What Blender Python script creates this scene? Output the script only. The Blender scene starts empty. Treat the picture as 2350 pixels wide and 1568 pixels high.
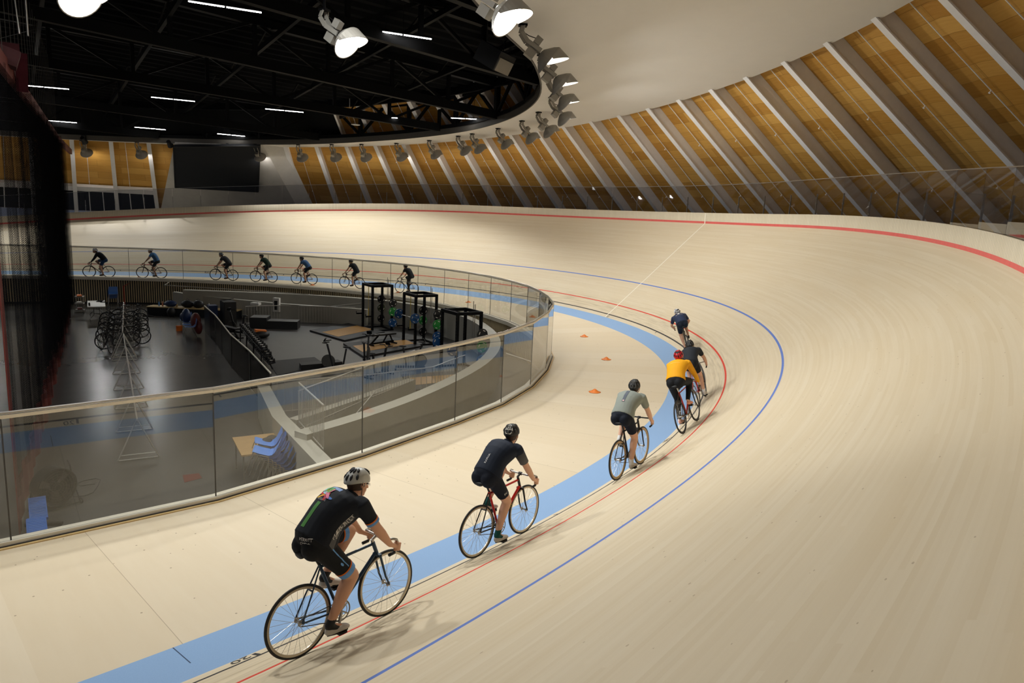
import bpy, bmesh, math, random
from mathutils import Vector, Matrix
PI = math.pi
random.seed(7)
C = bpy.context.scene.collection
sc = bpy.context.scene

# ------------------------------------------------------------------ camera, light, exposure
K = 0.94                     # plan unit -> metre
ZF = -1.75                   # infield floor in plan units
def V(x, y=None, z=None):
    if y is None: x, y, z = x
    return Vector((K*x, K*y, K*(z-ZF)))
cam_d = bpy.data.cameras.new('camera'); cam = bpy.data.objects.new('camera', cam_d); C.objects.link(cam)
cam_d.sensor_fit = 'HORIZONTAL'; cam_d.sensor_width = 36.0; cam_d.lens = 1609.07/2350*36
cam_d.clip_start = 0.1; cam_d.clip_end = 400
R_ = Vector((0.81612946, -0.57605171, 0.04579451)); U_ = Vector((0.06482214, 0.17000797, 0.98330839)); F_ = Vector((0.57422191, 0.79953844, -0.17608941))
m = Matrix((R_, U_, -F_)).transposed().to_4x4(); m.translation = V(26.2077709, -29.12737357, 4.60854622)
cam.matrix_world = m
sc.camera = cam
w = bpy.data.worlds.new('world'); sc.world = w; w.use_nodes = True
w.node_tree.nodes['Background'].inputs[0].default_value = (0.55, 0.6, 0.75, 1)
w.node_tree.nodes['Background'].inputs[1].default_value = 0.10
sc.view_settings.view_transform = 'Standard'; sc.view_settings.look = 'None'
sc.view_settings.exposure = 0.0; sc.view_settings.gamma = 1.0; sc.view_settings.use_curve_mapping = False
cy = sc.cycles
cy.use_denoising = True
cy.use_adaptive_sampling = True; cy.adaptive_threshold = 0.02
cy.max_bounces = 7; cy.diffuse_bounces = 3; cy.glossy_bounces = 3; cy.transparent_max_bounces = 24; cy.transmission_bounces = 2
cy.caustics_reflective = False; cy.caustics_refractive = False; cy.sample_clamp_indirect = 6.0
FLOOD_W = 890.0             # watts of one floodlight
LED_STRENGTH = 24.0

# ------------------------------------------------------------------ materials
def new_mat(name):
    mt = bpy.data.materials.new(name); mt.use_nodes = True
    nt = mt.node_tree; b = nt.nodes['Principled BSDF']; return mt, nt, b
def N(nt, t, **kw):
    n = nt.nodes.new(t)
    for k, v in kw.items():
        if k.startswith('i_'):
            n.inputs[int(k[2:])].default_value = v
        else: setattr(n, k, v)
    return n
def L(nt, a, b): nt.links.new(a, b)
def M_(nt, op, a, b=None, c=None):
    n = nt.nodes.new('ShaderNodeMath'); n.operation = op
    for i, v in enumerate((a, b, c)):
        if v is None: continue
        if isinstance(v, (int, float)): n.inputs[i].default_value = v
        else: nt.links.new(v, n.inputs[i])
    return n.outputs[0]
def mix(nt, f, a, b, mode='MIX'):
    n = nt.nodes.new('ShaderNodeMix'); n.data_type = 'RGBA'; n.blend_type = mode
    for s, v in ((n.inputs[0], f), (n.inputs[6], a), (n.inputs[7], b)):
        if isinstance(v, (int, float)): s.default_value = v
        elif isinstance(v, tuple): s.default_value = (*v[:3], 1)
        else: nt.links.new(v, s)
    return n.outputs[2]
def srgb(r, g, b):
    f = lambda c: (c/255/12.92) if c/255 <= 0.04045 else ((c/255+0.055)/1.055)**2.4
    return (f(r), f(g), f(b))
_mc = {}
def mat(name, col, rough=0.5, metal=0.0, var=0.12, scale=6.0, spec=0.5, emit=None, bump=0.0):
    if name in _mc: return _mc[name]
    mt, nt, b = new_mat(name)
    tc = N(nt, 'ShaderNodeTexCoord'); no = N(nt, 'ShaderNodeTexNoise'); no.inputs['Scale'].default_value = scale; no.inputs['Detail'].default_value = 4
    L(nt, tc.outputs['Object'], no.inputs['Vector'])
    c = mix(nt, no.outputs['Fac'], tuple(x*(1-var) for x in col), tuple(min(1, x*(1+var)) for x in col))
    L(nt, c, b.inputs['Base Color'])
    b.inputs['Roughness'].default_value = rough; b.inputs['Metallic'].default_value = metal
    b.inputs['Specular IOR Level'].default_value = spec
    if emit:
        b.inputs['Emission Color'].default_value = (*emit[:3], 1); b.inputs['Emission Strength'].default_value = emit[3]
    if bump:
        bp = N(nt, 'ShaderNodeBump'); bp.inputs['Strength'].default_value = bump; bp.inputs['Distance'].default_value = 0.01
        L(nt, no.outputs['Fac'], bp.inputs['Height']); L(nt, bp.outputs[0], b.inputs['Normal'])
    mt.diffuse_color = (*col[:3], 1)
    _mc[name] = mt
    return mt
def glass_mat(name, tint, refl=1.0, ior=1.5, rough=0.0):
    mt, nt, b = new_mat(name); nt.nodes.remove(b)
    out = nt.nodes['Material Output']
    tr = N(nt, 'ShaderNodeBsdfTransparent'); tr.inputs[0].default_value = (*tint, 1)
    gl = N(nt, 'ShaderNodeBsdfGlossy'); gl.inputs['Roughness'].default_value = rough
    lw = N(nt, 'ShaderNodeLayerWeight'); lw.inputs[0].default_value = 0.5; r0 = ((ior-1)/(ior+1))**2
    ms = N(nt, 'ShaderNodeMixShader')
    sch = M_(nt, 'ADD', r0, M_(nt, 'MULTIPLY', M_(nt, 'POWER', lw.outputs['Facing'], 5.0), 1-r0))
    L(nt, M_(nt, 'MINIMUM', M_(nt, 'MULTIPLY', sch, refl), 1.0), ms.inputs[0]); L(nt, tr.outputs[0], ms.inputs[1]); L(nt, gl.outputs[0], ms.inputs[2])
    L(nt, ms.outputs[0], out.inputs[0])
    _mc[name] = mt
    return mt
CREAM = srgb(222, 204, 172)
def track_mat():
    mt, nt, b = new_mat('track_spruce')
    uv = N(nt, 'ShaderNodeUVMap'); uv.uv_map = 'su'
    sp = N(nt, 'ShaderNodeSeparateXYZ'); L(nt, uv.outputs[0], sp.inputs[0]); s, u = sp.outputs[0], sp.outputs[1]
    # long boards laid along the track, staggered
    row = M_(nt, 'FLOOR', M_(nt, 'DIVIDE', u, 0.045))
    off = N(nt, 'ShaderNodeTexWhiteNoise'); off.noise_dimensions = '1D'; L(nt, row, off.inputs['W'])
    seg = M_(nt, 'FLOOR', M_(nt, 'ADD', M_(nt, 'DIVIDE', s, 4.2), off.outputs['Value']))
    cb = N(nt, 'ShaderNodeCombineXYZ'); L(nt, row, cb.inputs[0]); L(nt, seg, cb.inputs[1])
    wn = N(nt, 'ShaderNodeTexWhiteNoise'); wn.noise_dimensions = '2D'; L(nt, cb.outputs[0], wn.inputs['Vector'])
    cv = N(nt, 'ShaderNodeCombineXYZ'); L(nt, M_(nt, 'MULTIPLY', s, 0.5), cv.inputs[0]); L(nt, M_(nt, 'MULTIPLY', u, 30.0), cv.inputs[1])
    n1 = N(nt, 'ShaderNodeTexNoise'); n1.inputs['Scale'].default_value = 1.0; n1.inputs['Detail'].default_value = 5; L(nt, cv.outputs[0], n1.inputs['Vector'])
    cv2 = N(nt, 'ShaderNodeCombineXYZ'); L(nt, M_(nt, 'MULTIPLY', s, 0.35), cv2.inputs[0]); L(nt, M_(nt, 'MULTIPLY', u, 2.2), cv2.inputs[1])
    n2 = N(nt, 'ShaderNodeTexNoise'); n2.inputs['Scale'].default_value = 1.0; n2.inputs['Detail'].default_value = 3; L(nt, cv2.outputs[0], n2.inputs['Vector'])
    base = mix(nt, wn.outputs['Value'], srgb(219, 203, 174), srgb(226, 212, 186))
    base = mix(nt, M_(nt, 'MULTIPLY', n1.outputs['Fac'], 0.35), base, srgb(204, 184, 150))
    base = mix(nt, M_(nt, 'MULTIPLY', M_(nt, 'SUBTRACT', n2.outputs['Fac'], 0.35), 0.6), base, srgb(208, 184, 142))
    # wheel scuffs close to the black line (grime on the boards)
    cv3 = N(nt, 'ShaderNodeCombineXYZ'); L(nt, M_(nt, 'MULTIPLY', s, 0.9), cv3.inputs[0]); L(nt, M_(nt, 'MULTIPLY', u, 14.0), cv3.inputs[1])
    n3 = N(nt, 'ShaderNodeTexNoise'); n3.inputs['Scale'].default_value = 1.0; n3.inputs['Detail'].default_value = 4; L(nt, cv3.outputs[0], n3.inputs['Vector'])
    near = M_(nt, 'MAXIMUM', M_(nt, 'SUBTRACT', 1.0, M_(nt, 'ABSOLUTE', M_(nt, 'DIVIDE', M_(nt, 'SUBTRACT', u, 0.65), 0.75))), 0.0)
    sc_f = M_(nt, 'MULTIPLY', near, M_(nt, 'MAXIMUM', M_(nt, 'SUBTRACT', n3.outputs['Fac'], 0.42), 0.0))
    base = mix(nt, M_(nt, 'MINIMUM', M_(nt, 'MULTIPLY', sc_f, 1.6), 0.6), base, srgb(150, 130, 100))
    # knots
    kv = N(nt, 'ShaderNodeCombineXYZ'); L(nt, M_(nt, 'MULTIPLY', s, 1.8), kv.inputs[0]); L(nt, M_(nt, 'MULTIPLY', u, 3.6), kv.inputs[1])
    vo = N(nt, 'ShaderNodeTexVoronoi'); vo.inputs['Scale'].default_value = 2.0; L(nt, kv.outputs[0], vo.inputs['Vector'])
    kn = M_(nt, 'LESS_THAN', vo.outputs['Distance'], 0.06)
    base = mix(nt, M_(nt, 'MULTIPLY', kn, 0.45), base, srgb(140, 110, 75))
    def stripe(c0, hw):
        return M_(nt, 'LESS_THAN', M_(nt, 'ABSOLUTE', M_(nt, 'SUBTRACT', u, c0)), hw)
    base = mix(nt, stripe(2.50, 0.03), base, srgb(96, 124, 196))
    base = mix(nt, stripe(0.881, 0.027), base, srgb(214, 62, 42))
    base = mix(nt, stripe(0.215, 0.027), base, srgb(52, 48, 46))
    wl = M_(nt, 'MULTIPLY', M_(nt, 'LESS_THAN', M_(nt, 'ABSOLUTE', M_(nt, 'SUBTRACT', s, 150.0)), 0.028), M_(nt, 'GREATER_THAN', u, 0.0))
    base = mix(nt, wl, base, srgb(240, 232, 214))
    for q in (115, 120, 125, 130, 135, 140, 145, 155, 160, 165, 170, 175, 180, 185, 190, 195):
        tk = M_(nt, 'MULTIPLY', M_(nt, 'LESS_THAN', M_(nt, 'ABSOLUTE', M_(nt, 'SUBTRACT', s, float(q))), 0.022), M_(nt, 'MULTIPLY', M_(nt, 'GREATER_THAN', u, 0.10 if q % 10 else 0.04), M_(nt, 'LESS_THAN', u, 0.215)))
        base = mix(nt, tk, base, srgb(52, 48, 46))
    # blue band below the measurement strip
    bl = M_(nt, 'LESS_THAN', u, 0.0)
    nb = N(nt, 'ShaderNodeTexNoise'); nb.inputs['Scale'].default_value = 60.0; L(nt, uv.outputs[0], nb.inputs['Vector'])
    blue = mix(nt, nb.outputs['Fac'], srgb(132, 165, 206), srgb(146, 178, 216))
    seam = M_(nt, 'MULTIPLY', M_(nt, 'LESS_THAN', M_(nt, 'ABSOLUTE', M_(nt, 'SUBTRACT', s, 119.5)), 0.006), M_(nt, 'LESS_THAN', u, -0.33))
    blue = mix(nt, seam, blue, srgb(50, 70, 100))
    base = mix(nt, bl, base, blue)
    L(nt, base, b.inputs['Base Color'])
    b.inputs['Roughness'].default_value = 0.62; b.inputs['Specular IOR Level'].default_value = 0.25
    return mt
def apron_mat():
    mt, nt, b = new_mat('apron_plywood')
    uv = N(nt, 'ShaderNodeUVMap'); uv.uv_map = 'su'
    sp = N(nt, 'ShaderNodeSeparateXYZ'); L(nt, uv.outputs[0], sp.inputs[0]); s, u = sp.outputs[0], sp.outputs[1]
    row = M_(nt, 'FLOOR', M_(nt, 'DIVIDE', s, 1.3)); 
    wn = N(nt, 'ShaderNodeTexWhiteNoise'); wn.noise_dimensions = '1D'; L(nt, row, wn.inputs['W'])
    cv = N(nt, 'ShaderNodeCombineXYZ'); L(nt, M_(nt, 'MULTIPLY', s, 7.0), cv.inputs[0]); L(nt, M_(nt, 'MULTIPLY', u, 0.8), cv.inputs[1])
    n1 = N(nt, 'ShaderNodeTexNoise'); n1.inputs['Scale'].default_value = 1.0; n1.inputs['Detail'].default_value = 5; L(nt, cv.outputs[0], n1.inputs['Vector'])
    base = mix(nt, wn.outputs['Value'], srgb(219, 203, 175), srgb(225, 211, 186))
    base = mix(nt, M_(nt, 'MULTIPLY', n1.outputs['Fac'], 0.4), base, srgb(206, 184, 150))
    fr = M_(nt, 'FRACT', M_(nt, 'DIVIDE', s, 2.6))
    base = mix(nt, M_(nt, 'MULTIPLY', M_(nt, 'LESS_THAN', fr, 0.0035), 0.5), base, srgb(130, 108, 80))
    vo = N(nt, 'ShaderNodeTexVoronoi'); vo.inputs['Scale'].default_value = 5.5; L(nt, uv.outputs[0], vo.inputs['Vector'])
    w2 = N(nt, 'ShaderNodeTexWhiteNoise'); w2.noise_dimensions = '3D'; L(nt, vo.outputs['Position'], w2.inputs['Vector'])
    kn = M_(nt, 'MULTIPLY', M_(nt, 'LESS_THAN', vo.outputs['Distance'], 0.075), M_(nt, 'GREATER_THAN', w2.outputs['Value'], 0.45))
    base = mix(nt, M_(nt, 'MULTIPLY', kn, 0.65), base, srgb(120, 98, 70))
    L(nt, base, b.inputs['Base Color'])
    b.inputs['Roughness'].default_value = 0.6; b.inputs['Specular IOR Level'].default_value = 0.3
    return mt
def board_mat(name, c1, c2, along='X', sx=2.4, sy=0.6, var=0.45, rough=0.6, uvn='su', offs=0.5):
    """panels in running bond, each of its own tone"""
    mt, nt, b = new_mat(name)
    uv = N(nt, 'ShaderNodeUVMap'); uv.uv_map = uvn
    br = N(nt, 'ShaderNodeTexBrick'); br.offset = offs
    br.inputs['Scale'].default_value = 1.0; br.inputs['Mortar Size'].default_value = 0.006; br.inputs['Brick Width'].default_value = sx; br.inputs['Row Height'].default_value = sy
    br.inputs['Color1'].default_value = (0, 0, 0, 1); br.inputs['Color2'].default_value = (1, 1, 1, 1); br.inputs['Mortar'].default_value = (0.2, 0.2, 0.2, 1)
    L(nt, uv.outputs[0], br.inputs['Vector'])
    mp = N(nt, 'ShaderNodeMapping'); mp.inputs['Scale'].default_value = (1.2, 9, 1) if along == 'X' else (4, 1.0, 1); L(nt, uv.outputs[0], mp.inputs[0])
    n1 = N(nt, 'ShaderNodeTexNoise'); n1.inputs['Scale'].default_value = 1.5; n1.inputs['Detail'].default_value = 6; L(nt, mp.outputs[0], n1.inputs['Vector'])
    f = mix(nt, var, br.outputs['Color'], n1.outputs['Fac'])
    base = mix(nt, f, c1, c2)
    base = mix(nt, M_(nt, 'MULTIPLY', br.outputs['Fac'], 0.6), base, tuple(x*0.25 for x in c1))
    L(nt, base, b.inputs['Base Color']); b.inputs['Roughness'].default_value = rough; b.inputs['Specular IOR Level'].default_value = 0.3
    return mt
def concrete_mat(name, col, rough=0.7, sc_=1.2, spec_=0.3):
    mt, nt, b = new_mat(name)
    tc = N(nt, 'ShaderNodeTexCoord')
    n1 = N(nt, 'ShaderNodeTexNoise'); n1.inputs['Scale'].default_value = sc_; n1.inputs['Detail'].default_value = 8; n1.inputs['Roughness'].default_value = 0.65; L(nt, tc.outputs['Object'], n1.inputs['Vector'])
    n2 = N(nt, 'ShaderNodeTexNoise'); n2.inputs['Scale'].default_value = sc_*22; n2.inputs['Detail'].default_value = 3; L(nt, tc.outputs['Object'], n2.inputs['Vector'])
    base = mix(nt, n1.outputs['Fac'], tuple(x*0.78 for x in col), tuple(min(1, x*1.18) for x in col))
    base = mix(nt, M_(nt, 'MULTIPLY', n2.outputs['Fac'], 0.25), base, tuple(x*0.7 for x in col))
    L(nt, base, b.inputs['Base Color']); b.inputs['Roughness'].default_value = rough; b.inputs['Specular IOR Level'].default_value = spec_
    return mt
M_track = track_mat(); M_apron = apron_mat()
M_wall_cream = board_mat('cream_boards', srgb(214, 200, 172), srgb(226, 213, 188), along='Y', sx=0.09, sy=5.0, rough=0.6, offs=0, var=0.6)
M_redline = mat('red_paint', srgb(222, 98, 92), 0.5)
M_deckwood = board_mat('roof_plywood', srgb(178, 122, 40), srgb(232, 184, 100), along='X', sx=2.6, sy=0.62, rough=0.6)
M_steel_white = mat('rib_paint', srgb(240, 238, 238), 0.45, 0.0, 0.05)
M_soffit = mat('soffit_paint', srgb(246, 242, 236), 0.55, 0.0, 0.02, 2.0)
M_black_roof = mat('black_roof_paint', srgb(15, 16, 18), 0.8, 0, 0.2, spec=0.05)
M_black_steel = mat('black_steel', srgb(12, 13, 15), 0.6, 0.0, 0.15, spec=0.12)
M_black = mat('matt_black', srgb(20, 20, 22), 0.55)
M_rubber = mat('black_rubber', srgb(22, 22, 23), 0.6, 0, 0.15)
M_concrete = concrete_mat('cast_concrete', srgb(176, 172, 160))
M_concrete_light = concrete_mat('pylon_concrete', srgb(216, 212, 206))
M_floor = concrete_mat('polished_floor', srgb(90, 88, 85), 0.24, 0.6, 0.13)
M_gymfloor = concrete_mat('gym_rubber_floor', srgb(84, 82, 80), 0.4, 1.0)
M_steel = mat('brushed_steel', srgb(176, 172, 166), 0.3, 0.9, 0.05)
M_galv = mat('galvanised_tube', srgb(186, 182, 174), 0.4, 0.25, 0.08)
M_trim = mat('cream_trim', srgb(238, 230, 212), 0.5, 0, 0.04)
M_handwood = mat('rail_wood', srgb(236, 224, 200), 0.5, 0, 0.08, 20)
M_goldwood = mat('edge_wood', srgb(206, 176, 122), 0.55, 0, 0.15, 8)
M_glass = glass_mat('balustrade_glass', (0.88, 0.88, 0.86), 1.7, 1.5)
M_glass_far = glass_mat('fence_glass', (0.85, 0.85, 0.86), 0.9, 1.45, 0.02)
M_darkglass = mat('night_window_glass', srgb(14, 16, 20), 0.06, 0, 0.1, spec=0.8)
M_slat = mat('slat_wood', srgb(214, 194, 154), 0.6, 0, 0.12, 3)
M_net_red = mat('red_vinyl', srgb(104, 40, 34), 0.55, 0, 0.2, 3)
M_led = mat('led_tube', (1, 1, 1), 0.5, emit=(1.0, 0.97, 0.93, LED_STRENGTH))
M_lens = mat('lamp_lens', (1, 1, 1), 0.3, emit=(1.0, 0.96, 0.9, 14.0))
M_fixture = mat('lamp_grey_paint', srgb(150, 146, 138), 0.5, 0.2, 0.06)
M_fixture_dark = mat('lamp_dark_paint', srgb(74, 72, 68), 0.55, 0.2, 0.1)
M_blue_plastic = mat('blue_plastic', srgb(74, 122, 196), 0.4, 0, 0.06)
M_darkblue = mat('dark_blue_plastic', srgb(32, 52, 92), 0.45, 0, 0.1)
M_cone = mat('orange_plastic', srgb(240, 132, 48), 0.5, 0, 0.04)
M_white = mat('white_plastic', srgb(226, 222, 214), 0.45, 0, 0.03)
M_screen = mat('dark_scoreboard', srgb(44, 46, 50), 0.7, 0, 0.05, spec=0.15)

# ------------------------------------------------------------------ mesh helpers
class MB:
    def __init__(s): s.v = []; s.f = []; s.uv = None
    def add(s, vs, fs):
        n = len(s.v); s.v += [Vector(p) for p in vs]; s.f += [tuple(i+n for i in f) for f in fs]; return s
    def box(s, c, d, rot=None):
        c = Vector(c); hx, hy, hz = d[0]/2, d[1]/2, d[2]/2
        vs = [Vector((x, y, z)) for x in (-hx, hx) for y in (-hy, hy) for z in (-hz, hz)]
        if rot is not None: vs = [rot @ p for p in vs]
        return s.add([c+p for p in vs], [(0, 1, 3, 2), (4, 6, 7, 5), (0, 4, 5, 1), (2, 3, 7, 6), (0, 2, 6, 4), (1, 5, 7, 3)])
    def beam(s, a, b, w, h, up=Vector((0, 0, 1)), shift=0.0):
        a = Vector(a); b = Vector(b); t = (b-a); ln = t.length; t.normalize()
        sd = t.cross(up)
        if sd.length < 1e-4: sd = t.cross(Vector((1, 0, 0)))
        sd.normalize(); u = sd.cross(t).normalized()
        o = u*shift
        vs = [p+o+sd*x+u*y for p in (a, b) for x in (-w/2, w/2) for y in (-h/2, h/2)]
        return s.add(vs, [(0, 1, 3, 2), (4, 6, 7, 5), (0, 4, 5, 1), (2, 3, 7, 6), (0, 2, 6, 4), (1, 5, 7, 3)])
    def tube(s, pts, r, n=8, closed=False, caps=True, ry=None):
        pts = [Vector(p) for p in pts]; m_ = len(pts); rr = r if isinstance(r, (list, tuple)) else [r]*m_
        prev = None; rings = []
        for i, p in enumerate(pts):
            if closed: t = pts[(i+1) % m_]-pts[i-1]
            else: t = pts[min(i+1, m_-1)]-pts[max(i-1, 0)]
            t.normalize()
            if prev is None:
                a = t.orthogonal().normalized()
            else:
                a = prev - t*prev.dot(t)
                a = a.normalized() if a.length > 1e-6 else t.orthogonal().normalized()
            prev = a; b = t.cross(a)
            rings.append([p+a*(math.cos(2*PI*k/n)*rr[i])+b*(math.sin(2*PI*k/n)*rr[i]) for k in range(n)])
        vs = [q for rg in rings for q in rg]; fs = []
        for i in range(m_ if closed else m_-1):
            j = (i+1) % m_
            for k in range(n):
                fs.append((i*n+k, i*n+(k+1) % n, j*n+(k+1) % n, j*n+k))
        if caps and not closed:
            fs.append(tuple(range(n-1, -1, -1))); fs.append(tuple((m_-1)*n+k for k in range(n)))
        return s.add(vs, fs)
    def lathe(s, prof, c, axis=(0, 0, 1), n=20, ref=None):
        """prof: list of (radius, height)"""
        ax = Vector(axis).normalized(); a = (Vector(ref) - ax*Vector(ref).dot(ax)).normalized() if ref is not None else ax.orthogonal().normalized(); b = ax.cross(a); c = Vector(c)
        vs = []; fs = []
        for r, h in prof:
            for k in range(n):
                vs.append(c+ax*h+a*(math.cos(2*PI*k/n)*r)+b*(math.sin(2*PI*k/n)*r))
        for i in range(len(prof)-1):
            for k in range(n):
                fs.append((i*n+k, i*n+(k+1) % n, (i+1)*n+(k+1) % n, (i+1)*n+k))
        if prof[0][0] > 1e-5: fs.append(tuple(range(n-1, -1, -1)))
        if prof[-1][0] > 1e-5: fs.append(tuple((len(prof)-1)*n+k for k in range(n)))
        return s.add(vs, fs)
    def torus(s, c, axis, R, r, n=40, k=8, ry=None):
        ax = Vector(axis).normalized(); a = ax.orthogonal().normalized(); b = ax.cross(a); c = Vector(c)
        vs = []; fs = []; ry = ry or r
        for i in range(n):
            d = a*math.cos(2*PI*i/n)+b*math.sin(2*PI*i/n)
            for j in range(k):
                vs.append(c+d*(R+r*math.cos(2*PI*j/k))+ax*(ry*math.sin(2*PI*j/k)))
        for i in range(n):
            for j in range(k):
                fs.append((i*k+j, ((i+1) % n)*k+j, ((i+1) % n)*k+(j+1) % k, i*k+(j+1) % k))
        return s.add(vs, fs)
    def ell(s, c, r, rot=None, n=14, m_=9):
        c = Vector(c); vs = []; fs = []
        for i in range(m_+1):
            th = PI*i/m_
            for k in range(n):
                p = Vector((r[0]*math.sin(th)*math.cos(2*PI*k/n), r[1]*math.sin(th)*math.sin(2*PI*k/n), r[2]*math.cos(th)))
                vs.append(c+(rot @ p if rot is not None else p))
        for i in range(m_):
            for k in range(n):
                fs.append((i*n+k, (i+1)*n+k, (i+1)*n+(k+1) % n, i*n+(k+1) % n))
        return s.add(vs, fs)
    def mesh(s, name):
        me = bpy.data.meshes.new(name); me.from_pydata([tuple(p) for p in s.v], [], s.f); me.update()
        return me
    def build(s, name, mt, parent=None, smooth=False, loc=None, fix=True):
        me = s.mesh(name)
        if fix:
            bm = bmesh.new(); bm.from_mesh(me); bmesh.ops.recalc_face_normals(bm, faces=bm.faces); bm.to_mesh(me); bm.free()
        if smooth:
            for p in me.polygons: p.use_smooth = True
        me.materials.append(mt)
        o = bpy.data.objects.new(name, me); C.objects.link(o)
        if parent is not None: o.parent = parent
        if loc is not None: o.location = loc
        return o
def tag(o, label=None, cat=None, group=None, kind=None):
    if label: o['label'] = label
    if cat: o['category'] = cat
    if group: o['group'] = group
    if kind: o['kind'] = kind
    return o
def struct(o): o['kind'] = 'structure'; return o
def empty(name, label, cat, mw=None, loc=None, rz=0.0, group=None):
    o = bpy.data.objects.new(name, None); C.objects.link(o); o.empty_display_size = 0.2
    if mw is not None: o.matrix_world = mw
    elif loc is not None: o.location = loc; o.rotation_euler = (0, 0, rz)
    return tag(o, label, cat, group)
def copy_tree(o, parent=None):
    c = o.copy(); C.objects.link(c); c.parent = parent
    if parent is not None: c.matrix_parent_inverse = o.matrix_parent_inverse
    for ch in list(o.children): copy_tree(ch, c)
    return c
def text_poly(txt, size):
    cu = bpy.data.curves.new('t', 'FONT'); cu.body = txt; cu.size = size; cu.fill_mode = 'FRONT'
    o = bpy.data.objects.new('t', cu); C.objects.link(o); dg = bpy.context.evaluated_depsgraph_get()
    me = bpy.data.meshes.new_from_object(o.evaluated_get(dg)); vs = [v.co.copy() for v in me.vertices]; fs = [tuple(p.vertices) for p in me.polygons]
    bpy.data.objects.remove(o); bpy.data.curves.remove(cu); bpy.data.meshes.remove(me)
    return vs, fs
def interp(tab, x):
    if x <= tab[0][0]: return tab[0][1]
    for (a, p), (b, q) in zip(tab, tab[1:]):
        if x <= b: t = (x-a)/(b-a); return p+(q-p)*t
    return tab[-1][1]

# ------------------------------------------------------------------ track geometry
SC, TA, TB, THS, THB, AT, BT = 154.4381, 9.6822, 56.1875, 7.4292, 40.8361, 9.8602, 57.9047
DBK, DTOP, HW, WBI, ABI = 0.2153, 7.167, 0.5228, 0.8472, 12.8161
def ramp(d, a, b):
    t = min(1, max(0, (d-a)/(b-a))); return 1-t*t*(3-2*t)
_n = 2000; _s0 = SC-62.5; _ds = 125/_n; _px = [0.0]; _py = [0.0]; _h = [0.0]
for i in range(_n):
    k0 = PI/(TA+TB)*ramp(abs(_s0+(i+.5)*_ds-SC), TA, TB)
    h0 = _h[-1]; h1 = h0+k0*_ds; hm = (h0+h1)/2
    _h.append(h1); _px.append(_px[-1]+math.cos(hm)*_ds); _py.append(_py[-1]+math.sin(hm)*_ds)
_yo = _py[-1]/2
def centre(s):
    q = (s-_s0)/_ds
    if q < 0: return (q*_ds, -_yo, 0.0)
    if q >= _n: return (_px[-1]-(q-_n)*_ds, _yo, PI)
    i = int(q); f = q-i
    return (_px[i]+(_px[i+1]-_px[i])*f, _py[i]+(_py[i+1]-_py[i])*f-_yo, _h[i]+(_h[i+1]-_h[i])*f)
def theta(s): return math.radians(THS+(THB-THS)*ramp(abs(s-SC), AT, BT))
def aband(s): return math.radians(ABI)*(0.5+0.5*ramp(abs(s-SC), AT, BT))
BALD = [(100, 5.0), (118.75, 5.0), (121.75, 4.81), (125.25, 4.91), (131.5, 4.87), (137.5, 4.93), (143, 4.97), (148.25, 4.9), (153.75, 4.77), (159, 4.64), (162, 4.32), (164.75, 4.09), (170, 3.6), (175, 3.15), (180.75, 2.62), (184, 2.38), (187.25, 2.1), (195, 1.85), (215, 1.7)]
def surf(s, u, lift=0.0):
    """point of the riding surface, u up the slope from the foot of the track (negative: blue band and apron)"""
    x, y, h = centre(s); nx, ny = math.sin(h), -math.cos(h); th = theta(s); ab = aband(s)
    base = -DBK*math.cos(th)
    if u >= 0: w_, z = base+u*math.cos(th), u*math.sin(th); sl = th
    elif u >= -WBI: w_, z = base+u*math.cos(ab), u*math.sin(ab); sl = ab
    else: w_, z = base-WBI*math.cos(ab)+(u+WBI), -WBI*math.sin(ab)+(u+WBI)*0.03; sl = 0.03
    return V(x+nx*(w_-lift*math.sin(sl)), y+ny*(w_-lift*math.sin(sl)), z+lift*math.cos(sl))
def bal_u(s): return -(interp(BALD, s)-DBK*math.cos(theta(s)))-WBI+WBI*math.cos(aband(s))
def grid_obj(name, fn, S, T, mt, uvf=None, flip=False):
    vs = []; uvs = []
    for s in S:
        for t in T(s) if callable(T) else T:
            vs.append(fn(s, t)); uvs.append((s, t))
    nt_ = len(T(S[0]) if callable(T) else T); fs = []
    for i in range(len(S)-1):
        for j in range(nt_-1):
            q = (i*nt_+j, (i+1)*nt_+j, (i+1)*nt_+j+1, i*nt_+j+1); fs.append(q[::-1] if flip else q)
    me = bpy.data.meshes.new(name); me.from_pydata([tuple(p) for p in vs], [], fs)
    ul = me.uv_layers.new(name='su')
    for lp in me.loops:
        a = uvs[lp.vertex_index]; ul.data[lp.index].uv = uvf(*a) if uvf else a
    for p in me.polygons: p.use_smooth = True
    me.update(); me.materials.append(mt)
    o = bpy.data.objects.new(name, me); C.objects.link(o); return o
def frange(a, b, n): return [a+(b-a)*i/n for i in range(n+1)]
SS = frange(92, 218, 504)
floor_track = struct(grid_obj('floor_track', surf, SS, frange(0, DTOP, 12), M_track))
band = grid_obj('blue_band', surf, SS, frange(-WBI, 0, 3), M_track); band.parent = floor_track
struct(grid_obj('floor_apron', surf, SS, lambda s: [-WBI+(bal_u(s)-0.02+WBI)*k/6 for k in range(7)][::-1], M_apron))
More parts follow.
